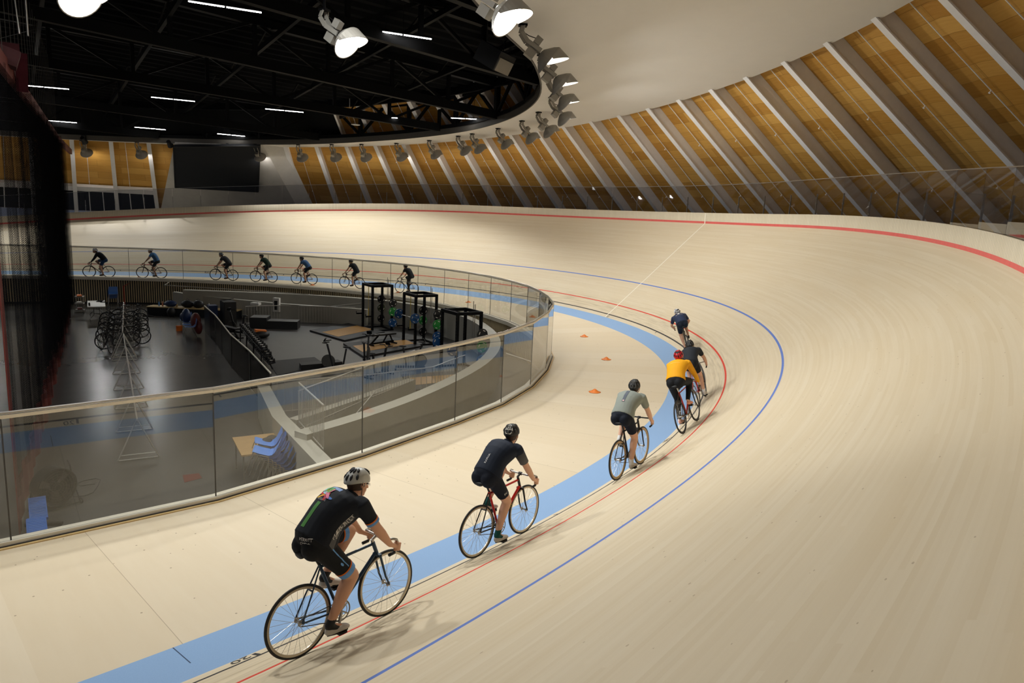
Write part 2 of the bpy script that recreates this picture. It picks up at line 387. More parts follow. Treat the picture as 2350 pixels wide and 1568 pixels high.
# fence board at the top of the banking with the red line painted along its foot
def wall_pt(s, z, out=0.0):
    x, y, h = centre(s); th = theta(s); w_ = -DBK*math.cos(th)+DTOP*math.cos(th)+out
    return V(x+math.sin(h)*w_, y-math.cos(h)*w_, DTOP*math.sin(th)-0.05+z)
PW = [(0.0, 0.0), (HW+0.05, 0.0), (HW+0.05, 0.10), (-0.5, 0.12), (-1.0, 0.12)]
wt_ = struct(grid_obj('wall_top_fence', lambda s, k: wall_pt(s, *PW[int(k)]), SS, [0, 1, 2, 3, 4], M_wall_cream, uvf=lambda s, k: (s, PW[int(k)][0]+PW[int(k)][1])))
red = grid_obj('red_line', lambda s, k: wall_pt(s, k, -0.006), SS, [0.0, 0.15], M_redline); red.parent = wt_
wl = MB(); a = [wall_pt(149.972, 0, -0.012), wall_pt(150.028, 0, -0.012), wall_pt(150.028, HW+0.05, -0.012), wall_pt(149.972, HW+0.05, -0.012)]
wl.add(a, [(0, 1, 2, 3)]); wl.build('white_line', M_trim, wt_, fix=False)
# distance numbers painted between the blue band and the black line
M_ink = mat('black_paint', srgb(48, 44, 42), 0.55)
for q in range(120, 200, 10):
    txt = str(q); vs, fs = text_poly(txt[1:], 0.205)
    mb = MB(); mb.add([surf(q-0.05-p.x, 0.025+p.y*0.9, 0.004) for p in vs], fs)
    mb.build('distance_number', M_ink, floor_track, fix=False)

# ------------------------------------------------------------------ balustrade around the infield
JT = [(19.9, -18.1), (22.95, -17.95), (25.94, -17.70), (28.71, -17.44), (31.68, -16.54), (34.5, -15.41), (36.44, -14.51), (38.34, -13.25), (40.17, -11.63), (41.71, -9.96), (42.8, -8.3), (43.75, -6.5), (44.5, -4.67), (45.02, -2.7), (45.31, -0.54), (45.33, 1.57), (45.1, 3.65), (44.66, 5.85), (43.97, 7.9), (43.05, 9.8), (41.9, 11.6), (40.52, 13.2), (39.04, 14.75), (37.3, 16.16), (34.76, 17.85), (31.97, 19.09), (29.11, 20.14), (26.05, 20.9), (23, 21.2), (19.9, 21.35)]
def near_s(x, y):
    best = None
    for i in range(0, 505, 1):
        s = 92+i*0.25; c = centre(s); d = (c[0]-x)**2+(c[1]-y)**2
        if best is None or d < best[0]: best = (d, s)
    return best[1]
def bal_z(x, y):
    s = near_s(x, y); return -WBI*math.sin(aband(s))+(bal_u(s)+WBI)*0.03
RZ = 1.66
ordn = ['first', 'second', 'third', 'fourth', 'fifth', 'sixth', 'seventh', 'eighth', 'ninth', 'tenth', 'eleventh', 'twelfth', 'thirteenth', 'fourteenth', 'fifteenth', 'sixteenth', 'seventeenth', 'eighteenth', 'nineteenth', 'twentieth', 'twenty-first', 'twenty-second', 'twenty-third', 'twenty-fourth', 'twenty-fifth', 'twenty-sixth', 'twenty-seventh', 'twenty-eighth', 'twenty-ninth', 'thirtieth', 'thirty-first', 'thirty-second', 'thirty-third', 'thirty-fourth', 'thirty-fifth', 'thirty-sixth', 'thirty-seventh', 'thirty-eighth', 'thirty-ninth', 'fortieth', 'forty-first', 'forty-second', 'forty-third', 'forty-fourth', 'forty-fifth']
JZ = [bal_z(*p) for p in JT]
bal = empty('glass_balustrade', 'long curved balustrade of clear glass panes around the infield', 'balustrade')
for i in range(len(JT)-1):
    a, b = JT[i], JT[i+1]; za, zb = JZ[i], JZ[i+1]
    d = Vector((b[0]-a[0], b[1]-a[1], 0)).normalized(); nn = Vector((d.y, -d.x, 0))   # towards the track
    g = 0.006
    mb = MB(); vs = []
    for p, z0, sg in ((a, za, 1), (b, zb, -1)):
        for off in (-0.008, 0.008):
            for z in (z0+0.06, RZ-0.05): vs.append(V(p[0]+d.x*g*sg+nn.x*off, p[1]+d.y*g*sg+nn.y*off, z))
    mb.add(vs, [(0, 1, 3, 2), (4, 6, 7, 5), (0, 4, 5, 1), (2, 3, 7, 6), (0, 2, 6, 4), (1, 5, 7, 3)])
    o = mb.build('glass_pane', M_glass, bal)
    # dark joint gasket, a part of the pane
    mj = MB(); mj.beam(V(b[0], b[1], zb+0.06), V(b[0], b[1], RZ-0.04), 0.012*K, 0.02*K); mj.build('joint_seal', M_fixture_dark, o)
mb = MB(); mb.tube([V(x, y, RZ) for x, y in JT], 0.018, 10); rail = mb.build('handrail', M_steel, bal)
mb = MB()
for a, b in zip(JT, JT[1:]): mb.beam(V(a[0], a[1], RZ-0.055), V(b[0], b[1], RZ-0.05), 0.036, 0.045)
mb.build('wood_cap', M_handwood, rail)
def strip_along(off, z0, z1, thick, zlist, mt, name, parent=None):
    """upright strip following the balustrade; off>0 towards the track"""
    vs = []; fs = []; n_ = len(JT)
    for i, p in enumerate(JT):
        a = JT[max(0, i-1)]; b = JT[min(n_-1, i+1)]; d = Vector((b[0]-a[0], b[1]-a[1], 0)).normalized(); nn = Vector((d.y, -d.x, 0))
        for o_ in (off-thick/2, off+thick/2):
            for z in (zlist[i]+z0 if z0 is not None else ZF, zlist[i]+z1): vs.append(V(p[0]+nn.x*o_, p[1]+nn.y*o_, z))
    for i in range(n_-1):
        q = i*4; fs += [(q, q+4, q+5, q+1), (q+2, q+3, q+7, q+6), (q+1, q+5, q+7, q+3), (q, q+2, q+6, q+4)]
    fs += [(0, 1, 3, 2), (4*(n_-1), 4*(n_-1)+2, 4*(n_-1)+3, 4*(n_-1)+1)]
    mb = MB(); mb.add(vs, fs); return mb.build(name, mt, parent)
struct(strip_along(-0.09, -0.12, 0.055, 0.15, JZ, M_trim, 'trim_1'))
struct(strip_along(0.02, -0.12, 0.075, 0.05, JZ, M_trim, 'trim_6'))
struct(strip_along(0.105, -0.06, 0.02, 0.05, JZ, M_goldwood, 'trim_2'))
struct(strip_along(0.068, -0.05, 0.028, 0.025, JZ, M_black, 'trim_3'))
struct(strip_along(0.12, None, -0.06, 0.06, JZ, M_black, 'wall_infield'))
# slats in front of the dark infield wall
mb = MB()
for i in range(len(JT)-1):
    a, b = Vector((*JT[i], 0)), Vector((*JT[i+1], 0)); ln = (b-a).length; d = (b-a)/ln; nn = Vector((d.y, -d.x, 0)); n_ = max(1, round(ln/0.125))
    for k in range(n_):
        p = a+d*(ln*(k+0.5)/n_)+nn*0.06; z1 = JZ[i]+(JZ[i+1]-JZ[i])*(k+.5)/n_-0.09
        q = V(p.x, p.y, (z1+ZF+0.08)/2); rz = Matrix.Rotation(math.atan2(d.y, d.x), 3, 'Z')
        mb.box(q, (0.052, 0.05, (z1-ZF-0.08)*K), rz)
struct(mb.build('wall_infield_slats', M_slat))

# ------------------------------------------------------------------ glass fence at the top of the banking
PS = 1.575; FENCE = [SC-1.54-PS*k for k in range(15, -30, -1)]
FENCE = [152.9+PS*k for k in range(-20, 26)]
fence = empty('glass_fence', 'tall transparent fence with slim steel posts above the banked track', 'fence')
for i, s in enumerate(FENCE):
    a = wall_pt(s, HW-0.25, 0.13); b = wall_pt(s, HW+0.84, 0.13)
    mb = MB(); x, y, h = centre(s); rz = Matrix.Rotation(h, 3, 'Z')
    mb.box((a+b)/2, (0.022, 0.045, (b-a).length), rz)
    mb.box(b+Vector((0, 0, -0.35)), (0.05, 0.06, 0.05), rz)
    mb.build('post', M_steel, fence)
for i in range(len(FENCE)-1):
    s0, s1 = FENCE[i], FENCE[i+1]; mb = MB(); vs = []
    for s, e in ((s0, 0.01), (s1, -0.01)):
        for o_ in (0.09, 0.105):
            for z in (HW+0.04, HW+1.40): vs.append(wall_pt(s+e, z, o_))
    mb.add(vs, [(0, 1, 3, 2), (4, 6, 7, 5), (0, 4, 5, 1), (2, 3, 7, 6), (0, 2, 6, 4), (1, 5, 7, 3)])
    o = mb.build('glass_pane', M_glass_far, fence)
    me = MB(); me.beam(wall_pt(s0, HW+1.405, 0.098), wall_pt(s1, HW+1.405, 0.098), 0.03, 0.022); me.build('pane_edge', M_steel, o)

# ------------------------------------------------------------------ roof: ribs, plywood, soffit, black ceiling
QR = [36.5979, -2.8217, 1.2696, -0.0183, 0.0505, 0.1695, 0.7311, 4.8012, 162.9144, -23.7346, 1.5638, -0.6806]
def rib_line(i):
    t = (i-13)/13; s = QR[8]+QR[9]*t+QR[10]*t*t+QR[11]*t**3
    x, y, h = centre(s); ph = math.radians(QR[0]+QR[1]*t+QR[2]*t*t); sk = QR[3]+QR[4]*t+QR[5]*t*t
    if i > 27: ph = math.radians(QR[0]+QR[1]*(14/13)+QR[2]*(14/13)**2)
    w_ = 11.5+QR[6]*t+QR[7]*t*t
    A = Vector((x+math.sin(h)*w_, y-math.cos(h)*w_, 3.0))
    d = Vector((-math.sin(h+sk)*math.cos(ph), math.cos(h+sk)*math.cos(ph), math.sin(ph)))
    up = Vector((math.sin(h+sk)*math.sin(ph), -math.cos(h+sk)*math.sin(ph), math.cos(ph)))
    return A, d, up
PLN = (11.85181, -0.0349666, -0.0726082)
def plz(x, y, o=0.0): return PLN[0]+PLN[1]*x+PLN[2]*y+o
def rib_at_plane(i, o):
    A, d, up = rib_line(i)
    k = (plz(A.x, A.y, o)-A.z)/(d.z-PLN[1]*d.x-PLN[2]*d.y); return k
DK = 2.25
for i in range(-7, 36):
    if i in (3, 4, 5): continue   # the scoreboard wall stands here
    A, d, up = rib_line(i); k1 = rib_at_plane(i, DK)+0.3; k0 = 0.0
    sd = d.cross(up).normalized()
    a = V(A+d*k0); b = V(A+d*k1); mb = MB(); h_ = 0.56
    # I-section: lower flange, web, upper flange
    fw = 0.26
    mb.beam(a+sd*0.0+up*0.02, b+up*0.02, fw, 0.045, up)
    mb.beam(a+up*h_/2, b+up*h_/2, 0.09, h_, up)
    o = mb.build('roof_rib', M_steel_white)
    if i < 3: lb = 'pale steel roof rib, %s to the left of the scoreboard wall' % ordn[2-i]
    else: lb = 'pale steel roof rib, %s to the right of the scoreboard wall' % ordn[i-6]
    tag(o, lb, 'beam', 'sloping steel roof ribs')
# plywood between the ribs
def deck_pt(i, L_): 
    i0 = math.floor(i); f = i-i0
    P = []
    for q in (i0, i0+1):
        A, d, up = rib_line(q); k1 = rib_at_plane(q, DK)+0.5
        P.append(A+d*(k1*L_)+up*0.60)
    return V(P[0].lerp(P[1], f))
def k_len(i): return rib_at_plane(int(i), DK)+0.5
o = grid_obj('ceiling_plywood', lambda i, l: deck_pt(i, l), frange(-7, 35, 84), [k/10 for k in range(11)], M_deckwood, uvf=lambda i, l: (i*2.2, l*k_len(math.floor(i))*K))
struct(o)
# outer panel upstand: windows of night glass under the plywood at the far left
for i in (-3, -2, -1, 0, 1):
    A0, d0, u0 = rib_line(i); A1, d1, u1 = rib_line(i+1)
    mb = MB(); kk = 3.05
    P = [V(A0+d0*0.2+u0*0.45), V(A1+d1*0.2+u1*0.45), V(A1+d1*kk+u1*0.45), V(A0+d0*kk+u0*0.45)]
    mb.add(P+[p+V(u0)*0+u0*0.03 for p in P], [(0, 1, 2, 3), (7, 6, 5, 4), (0, 4, 5, 1), (1, 5, 6, 2), (2, 6, 7, 3), (3, 7, 4, 0)])
    o = struct(mb.build('window_%d' % (i+4), M_darkglass))
    mb = MB(); mb.beam(P[3]-u0*0.1, P[2]-u0*0.1, 0.5, 0.25, u0)
    for f in (1/3, 2/3): mb.beam(P[0].lerp(P[1], f)-u0*0.03, P[3].lerp(P[2], f)-u0*0.03, 0.06, 0.06, u0)
    mb.build('window_frame', M_steel_white, o)
# slim sprinkler pipe down the middle of each bay
for i in range(-5, 34):
    if 2 <= i <= 5: continue
    A0, d0, u0 = rib_line(i); A1, d1, u1 = rib_line(i+1); k0 = rib_at_plane(i, DK); k1 = rib_at_plane(i+1, DK)
    P = [V((A0+d0*(k0*t)+u0*0.5).lerp(A1+d1*(k1*t)+u1*0.5, 0.36)) for t in (0.02, 0.35, 0.7, 1.0)]
    mb = MB(); mb.tube(P, 0.018, 6)
    o = mb.build('sprinkler_pipe', M_steel_white)
    tag(o, 'thin sprinkler pipe under the plywood just right of rib %s' % ('the %s right of the scoreboard wall' % ordn[i-6] if i >= 6 else 'the %s left of the scoreboard wall' % ordn[2-i]) if False else
        ('thin sprinkler pipe in the bay after the %s rib right of the scoreboard wall' % ordn[i-6] if i >= 6 else 'thin sprinkler pipe in the bay after the %s rib left of the scoreboard wall' % ordn[2-i]), 'pipe', 'sprinkler pipes between the roof ribs')
    for t in (0.3, 0.55, 0.8):
        mh = MB(); q = V((A0+d0*(k0*t)+u0*0.5).lerp(A1+d1*(k1*t)+u1*0.5, 0.36)); mh.lathe([(0.0, 0.0), (0.035, 0.0), (0.02, 0.05), (0.02, 0.09), (0.0, 0.09)], q-u0*0.10, u0, 8)
        mh.build('sprinkler_head', M_steel_white, o)
# white soffit ring, its inner rim carries the floodlights
RIM = [(12, -19.5), (20, -17.5), (27, -15.2), (33.5, -12.6), (36.5, -10.8), (38.5, -9.19), (39.9, -8.05), (41.7, -6.85), (43.3, -5.75), (44.7, -4.4), (46.4, -2.5), (47.6, -0.6), (48.5, 1.6), (49.05, 4.0), (49.2, 6.6), (48.9, 9.0), (48.25, 11.2), (47.2, 13.9), (45.2, 17.5), (43.2, 20.4), (40.8, 22.9), (38.6, 25.0), (35.8, 27.2), (32.5, 29.5), (29.2, 31.6), (24, 33.8), (16, 36.2), (6, 38)]
def rib_T(i):
    k = rib_at_plane(i, 0.0); A, d, up = rib_line(i); return A+d*k
OUT = [rib_T(i) for i in range(33, -8, -1)]
def resample(poly, n):
    ds = [0]
    for a, b in zip(poly, poly[1:]): ds.append(ds[-1]+math.hypot(b[0]-a[0], b[1]-a[1]))
    r = []
    for i in range(n):
        q = ds[-1]*i/(n-1); j = 0
        while j < len(ds)-2 and ds[j+1] < q: j += 1
        t = (q-ds[j])/(ds[j+1]-ds[j]); r.append((poly[j][0]+(poly[j+1][0]-poly[j][0])*t, poly[j][1]+(poly[j+1][1]-poly[j][1])*t))
    return r
def smooth(poly, k=2):
    for _ in range(k):
        q = [poly[0]]
        for a, b in zip(poly, poly[1:]): q += [(a[0]*.75+b[0]*.25, a[1]*.75+b[1]*.25), (a[0]*.25+b[0]*.75, a[1]*.25+b[1]*.75)]
        poly = q+[poly[-1]]
    return poly
RS = resample(smooth(RIM), 161)
OS = [(p.x+d_[0], p.y+d_[1]) for p, d_ in zip(OUT, [(0, 0)]*len(OUT))]
OSr = resample(OS, 161)
mb = MB(); vs = []; fs = []
for k, (a, b) in enumerate(zip(RS, OSr)):
    a = Vector((*a, plz(*a))); b = Vector((*b, plz(*b)))
    b2 = b+(b-a).normalized()*0.25
    vs += [V(a), V(a.lerp(b2, 0.5)), V(b2), V(b2.x, b2.y, b2.z+0.12), V(a.x, a.y, a.z+0.12)]
for k in range(160):
    for j in range(4): fs.append((k*5+j, (k+1)*5+j, (k+1)*5+j+1, k*5+j+1))
mb.add(vs, fs); struct(mb.build('ceiling_soffit', M_soffit))
mb = MB(); vs = []; fs = []
for k, a in enumerate(RS):
    z = plz(*a); a2 = RS[min(k+1, 160)]; a1 = RS[max(k-1, 0)]; t = Vector((a2[0]-a1[0], a2[1]-a1[1], 0)).normalized(); n_ = Vector((-t.y, t.x, 0))
    for q in ((0, -0.05), (0.06, -0.05), (0.06, 0.42), (0, 0.42)): vs.append(V(a[0]+n_.x*q[0], a[1]+n_.y*q[0], z+q[1]))
for k in range(160):
    for j in range(4): fs.append((k*4+j, (k+1)*4+j, (k+1)*4+(j+1) % 4, k*4+(j+1) % 4))
mb.add(vs, fs); struct(mb.build('trim_4', mat('rim_fascia', srgb(92, 88, 82), 0.6)))
# black roof deck (corrugated) over the opening
mb = MB(); vs = []; fs = []
top = [rib_line(i)[0]+rib_line(i)[1]*(rib_at_plane(i, DK)) for i in range(35, -8, -1)]
n_ = len(top)
def deck_edge(f):
    f = f*(n_-1); i = min(int(f), n_-2); return top[i].lerp(top[i+1], f-i)
U = 300
me_v = []
for k in range(U+1):
    y = -26+k*(66/U); 
    # spans from x=-8 to the edge of the ribs at this y
    xe = None
    for a, b in zip(top, top[1:]):
        if (a.y-y)*(b.y-y) <= 0 and a.y != b.y:
            t = (y-a.y)/(b.y-a.y); xx = a.x+(b.x-a.x)*t; xe = xx if xe is None else max(xe, xx)
    if xe is None: xe = 30 if not me_v else me_v[-1]
    me_v.append(xe); dz = 0.0 if (k//2) % 2 else 0.14
    vs += [V(-8, y, plz(-8, y, DK)+dz), V(xe+0.3, y, plz(xe, y, DK)+dz)]
for k in range(U): fs.append((k*2, k*2+1, k*2+3, k*2+2))
mb.add(vs, fs); struct(mb.build('ceiling_black_deck', M_black_roof))
mb = MB()
for a, b in zip(top, top[1:]): mb.beam(V(a.x, a.y, a.z-0.12), V(b.x, b.y, b.z-0.12), 0.2, 0.5)
struct(mb.build('trim_5', M_black_steel))
# black girders spanning the opening, each a truss with posts and diagonals
def truss(p0, p1, zo, zt, n, lab, w_=0.3, name='roof_truss'):
    mb = MB(); lo = []; hi = []
    for k in range(n+1):
        t = k/n; x = p0[0]+(p1[0]-p0[0])*t; y = p0[1]+(p1[1]-p0[1])*t
        lo.append(V(x, y, plz(x, y, zo))); hi.append(V(x, y, plz(x, y, zt)))
    mb.beam(lo[0], lo[-1], w_, 0.42); mb.beam(hi[0], hi[-1], w_, 0.3)
    for k in range(n+1): mb.beam(lo[k], hi[k], 0.16, 0.16, Vector((1, 0, 0)))
    for k in range(n):
        a, b = (lo[k], hi[k+1]) if k % 2 else (hi[k], lo[k+1]); mb.beam(a, b, 0.13, 0.13)
    tag(mb.build(name, M_black_steel), lab, 'truss', 'black roof trusses above the infield')
tz = [((8, -13.0), (39.6, -8.0), 'black roof truss, the nearest of the crossing girders'), ((8, -6.5), (46.4, -2.0), 'black roof truss, second nearest of the crossing girders'), ((8, 1.5), (49.2, 5.3), 'black roof truss across the middle of the opening'),
      ((8, 11.0), (48.4, 10.6), 'black roof truss, second farthest of the crossing girders'), ((8, 20), (44.0, 19.4), 'black roof truss near the far rim of the opening'), ((8, 28.5), (35.2, 27.3), 'black roof truss beyond the net, farthest of the girders')]
for a, b, lab in tz: truss(a, b, 0.42, DK-0.15, 12, lab)
# ring truss standing on the rim
RR = resample([(p[0]-0.0, p[1]) for p in RS[18:150]], 45)
mb = MB(); lo = [V(x, y, plz(x, y, 0.40)) for x, y in RR]; hi = []
for x, y in RR: hi.append(V(x, y, plz(x, y, DK-0.1)))
for k in range(44):
    mb.beam(lo[k], lo[k+1], 0.2, 0.2); mb.beam(hi[k], hi[k+1], 0.2, 0.3)
    if k % 2 == 0:
        mb.beam(lo[k], hi[k], 0.22, 0.22, Vector((1, 0, 0))); mb.beam(lo[k], hi[k+1], 0.14, 0.14)
    else: mb.beam(hi[k], lo[k+1], 0.14, 0.14)
tag(mb.build('ring_truss', M_black_steel), 'curved black truss standing on the rim of the white soffit', 'truss')
for k in range(9):
    x = 11+k*4.2; ya = -17 if x < 28 else -17+(x-28)*0.85; yb = 33 if x < 26 else 33-(x-26)*0.85
    mb = MB(); mb.beam(V(x, ya, plz(x, ya, 1.5)), V(x, yb, plz(x, yb, 1.5)), 0.14, 0.22)
    n2 = 14
    for j in range(n2):
        y0 = ya+(yb-ya)*j/n2; y1 = ya+(yb-ya)*(j+1)/n2
        a, b = (1.5, 2.1) if j % 2 else (2.1, 1.5); mb.beam(V(x, y0, plz(x, y0, a)), V(x, y1, plz(x, y1, b)), 0.06, 0.06)
    tag(mb.build('roof_joist', M_black_steel), 'thin black lattice joist, %s from the left side of the roof' % ordn[k], 'joist', 'lattice joists under the black deck')
# slim LED battens in the dark roof
LEDS = [((31.72, -1.49), (34.01, -2.07)), ((37.89, -3.01), (40.04, -3.58)), ((27.06, 17.23), (29.24, 16.39)), ((32.99, 15.16), (35.08, 14.53)), ((38.65, 13.55), (40.63, 12.87)), ((28.45, 27.56), (30.27, 26.89)), ((33.51, 25.63), (35.3, 25.06)), ((29.44, 32.11), (30.95, 31.71)), ((38.37, 23.88), (40.09, 23.45)), ((33.65, 30.36), (35.06, 29.64)), ((43.79, 11.4), (45.41, 10.32)), ((47.76, 8.05), (49.17, 7.18)), ((42.92, 21.95), (44.32, 20.76))]
LEDL = ['twin white LED batten at the top edge of the dark roof', 'twin white LED batten beside the lit hanging floodlight', 'twin white LED batten next to the red net header', 'twin white LED batten, middle one of the second row', 'twin white LED batten, right one of the second row', 'short LED batten behind the net cables, third row', 'short LED batten, middle one of the third row', 'short LED batten just above the rim at far left', 'short LED batten, right one of the third row', 'faint LED batten just above the rim, second from left', 'LED batten across the wood seen through the truss, left one', 'LED batten across the wood seen through the truss, right one', 'faint LED batten just above the rim near the middle']
for (a, b), lb in zip(LEDS, LEDL):
    A = V(a[0], a[1], plz(a[0], a[1], 0.5)); B = V(b[0], b[1], plz(b[0], b[1], 0.5)); mid = A.lerp(B, .5); t = (B-A).normalized()
    mb = MB(); mb.beam(A+Vector((0, 0, .05)), B+Vector((0, 0, .05)), 0.09, 0.05)
    for f in (0.2, 0.5, 0.8): mb.beam(A.lerp(B, f), A.lerp(B, f)+Vector((0, 0, 1.2)), 0.012, 0.012, Vector((1, 0, 0)))
    o = mb.build('led_batten', M_black_steel); tag(o, lb, 'lamp', 'LED battens in the dark roof')
    mb = MB(); mb.beam(A, mid-t*0.03, 0.06, 0.025); mb.beam(mid+t*0.03, B, 0.06, 0.025); mb.build('tube', M_led, o)
# flat speaker box hanging by the rim
mb = MB(); rz = Matrix.Rotation(0.5, 3, 'Z') @ Matrix.Rotation(0.5, 3, 'X')
c = V(43.2, -3.3, 11.05)
mb.box(c, (1.3, 1.0, 0.75), rz)
o = tag(mb.build('speaker', M_black), 'black box speaker with a grey grille hanging inside the rim', 'speaker')
mb = MB(); mb.box(c+rz @ Vector((0, -0.52, -0.1)), (1.15, 0.05, 0.5), rz); mb.build('grille', M_fixture, o)
for sx in (-0.4, 0.4): mb = MB(); mb.beam(c+Vector((sx, 0, .3)), c+Vector((sx, 0, 1.6)), .02, .02, Vector((1, 0, 0))); mb.build('hanger', M_steel, o)
# access point
mb = MB(); q = V(44.0, 13.2, 9.7); mb.ell(q, (0.28, 0.16, 0.05)); o = tag(mb.build('access_point', M_white, smooth=True), 'small white wireless access point hanging on a bent rod', 'access point')
mb = MB(); mb.tube([q, q+Vector((-.1, .05, .35)), q+Vector((-.35, .05, .55)), q+Vector((-.35, .05, 1.4))], 0.015, 6); mb.build('rod', M_white, o)

# ------------------------------------------------------------------ floodlights
def make_flood(lit=True):
    """local frame: origin at the mount, -z down, x = aim direction"""
    r = empty('floodlight', 'x', 'floodlight')
    mb = MB(); mb.box((0, 0, -0.02), (0.22, 0.22, 0.05)); mb.build('mount_plate', M_black_steel, r)
    mb = MB()
    for sy in (-0.13, 0.13):
        P = [(0.0, sy*0.6, -0.02), (-0.04, sy, -0.20), (0.12, sy, -0.42), (0.50, sy, -0.64)]
        for a, b in zip(P, P[1:]): mb.beam(Vector(a), Vector(b), 0.035, 0.11, Vector((0.8, 0, 0.6)))
    mb.build('yoke', M_fixture, r)
    mb = MB(); mb.box((0.22, 0, -0.70), (0.26, 0.22, 0.22), Matrix.Rotation(0.6, 3, 'Y')); mb.build('ballast_box', M_fixture, r)
    mb = MB(); mb.box((0.42, 0.0, -0.38), (0.19, 0.19, 0.20), Matrix.Rotation(0.6, 3, 'Y')); mb.build('ignitor_box', M_fixture, r)
    ax = Vector((0.80, 0, -0.60)).normalized(); c0 = Vector((0.52, 0, -0.68))
    mb = MB(); mb.lathe([(0.05, -0.02), (0.12, 0.0), (0.17, 0.04), (0.33, 0.16), (0.42, 0.26), (0.43, 0.29), (0.41, 0.29), (0.40, 0.26), (0.31, 0.18), (0.15, 0.07), (0.02, 0.06)], c0, ax, 28)
    hd = mb.build('reflector_housing', M_fixture, r, smooth=False)
    # visor: half hood standing on the upper half of the rim
    mb = MB(); a1 = Vector((0, 1, 0)); b1 = ax.cross(a1); vs = []; fs = []
    nn_ = 16
    for k in range(nn_+1):
        an = PI*k/nn_; dr = a1*math.cos(an)-b1*math.sin(an)*(-1)
        if dr.z < 0: dr = a1*math.cos(an)-b1*math.sin(an)
        ln = 0.05+0.32*math.sin(an)
        vs += [c0+ax*0.28+dr*0.43, c0+ax*(0.28+ln)+dr*0.40, c0+ax*(0.28+ln)+dr*0.385, c0+ax*0.28+dr*0.415]
    for k in range(nn_):
        for j in range(4): fs.append((k*4+j, (k+1)*4+j, (k+1)*4+(j+1) % 4, k*4+(j+1) % 4))
    fs += [(0, 1, 2, 3), (nn_*4, nn_*4+3, nn_*4+2, nn_*4+1)]
    mb.add(vs, fs); mb.build('visor', M_fixture, r)
    mb = MB(); mb.lathe([(0.0, 0.245), (0.40, 0.245), (0.40, 0.262), (0.0, 0.262)], c0, ax, 28)
    mb.build('lens', M_lens if lit else M_white, r)
    mb = MB()
    mb.tube([(0.05, 0.05, -0.02), (0.02, 0.12, -0.14), (0.18, 0.10, -0.24), (0.36, 0.05, -0.30)], 0.012, 6); mb.build('cable', M_black, r)
    return r, c0, ax
flood0, FC, FA = make_flood(True)
spot_d = bpy.data.lights.new('flood_beam', 'SPOT'); spot_d.energy = FLOOD_W; spot_d.spot_size = math.radians(150); spot_d.spot_blend = 0.9; spot_d.shadow_soft_size = 0.22; spot_d.color = (0.98, 1.0, 0.985)
far_d = spot_d.copy(); far_d.energy = FLOOD_W*0.70; far_d.spot_size = math.radians(140); far_d.spot_blend = 1.0
farther_d = far_d.copy(); farther_d.energy = far_d.energy*3.2; farther_d.spot_size = math.radians(150)
inward_d = spot_d.copy(); inward_d.energy = FLOOD_W*2.0
def aim_mat(ax):
    z = -ax; x = z.orthogonal().normalized(); y = z.cross(x); return Matrix((x, y, z)).transposed().to_4x4()
sp = bpy.data.objects.new('flood_beam', spot_d); C.objects.link(sp); sp.parent = flood0
BA = Vector((0.72, 0, -0.69)).normalized(); mm = aim_mat(BA); mm.translation = FC+FA*0.42; sp.matrix_local = mm
def light_share(x, y):
    # the far side of the ring hangs close over the banking and runs dimmer
    return 1.0
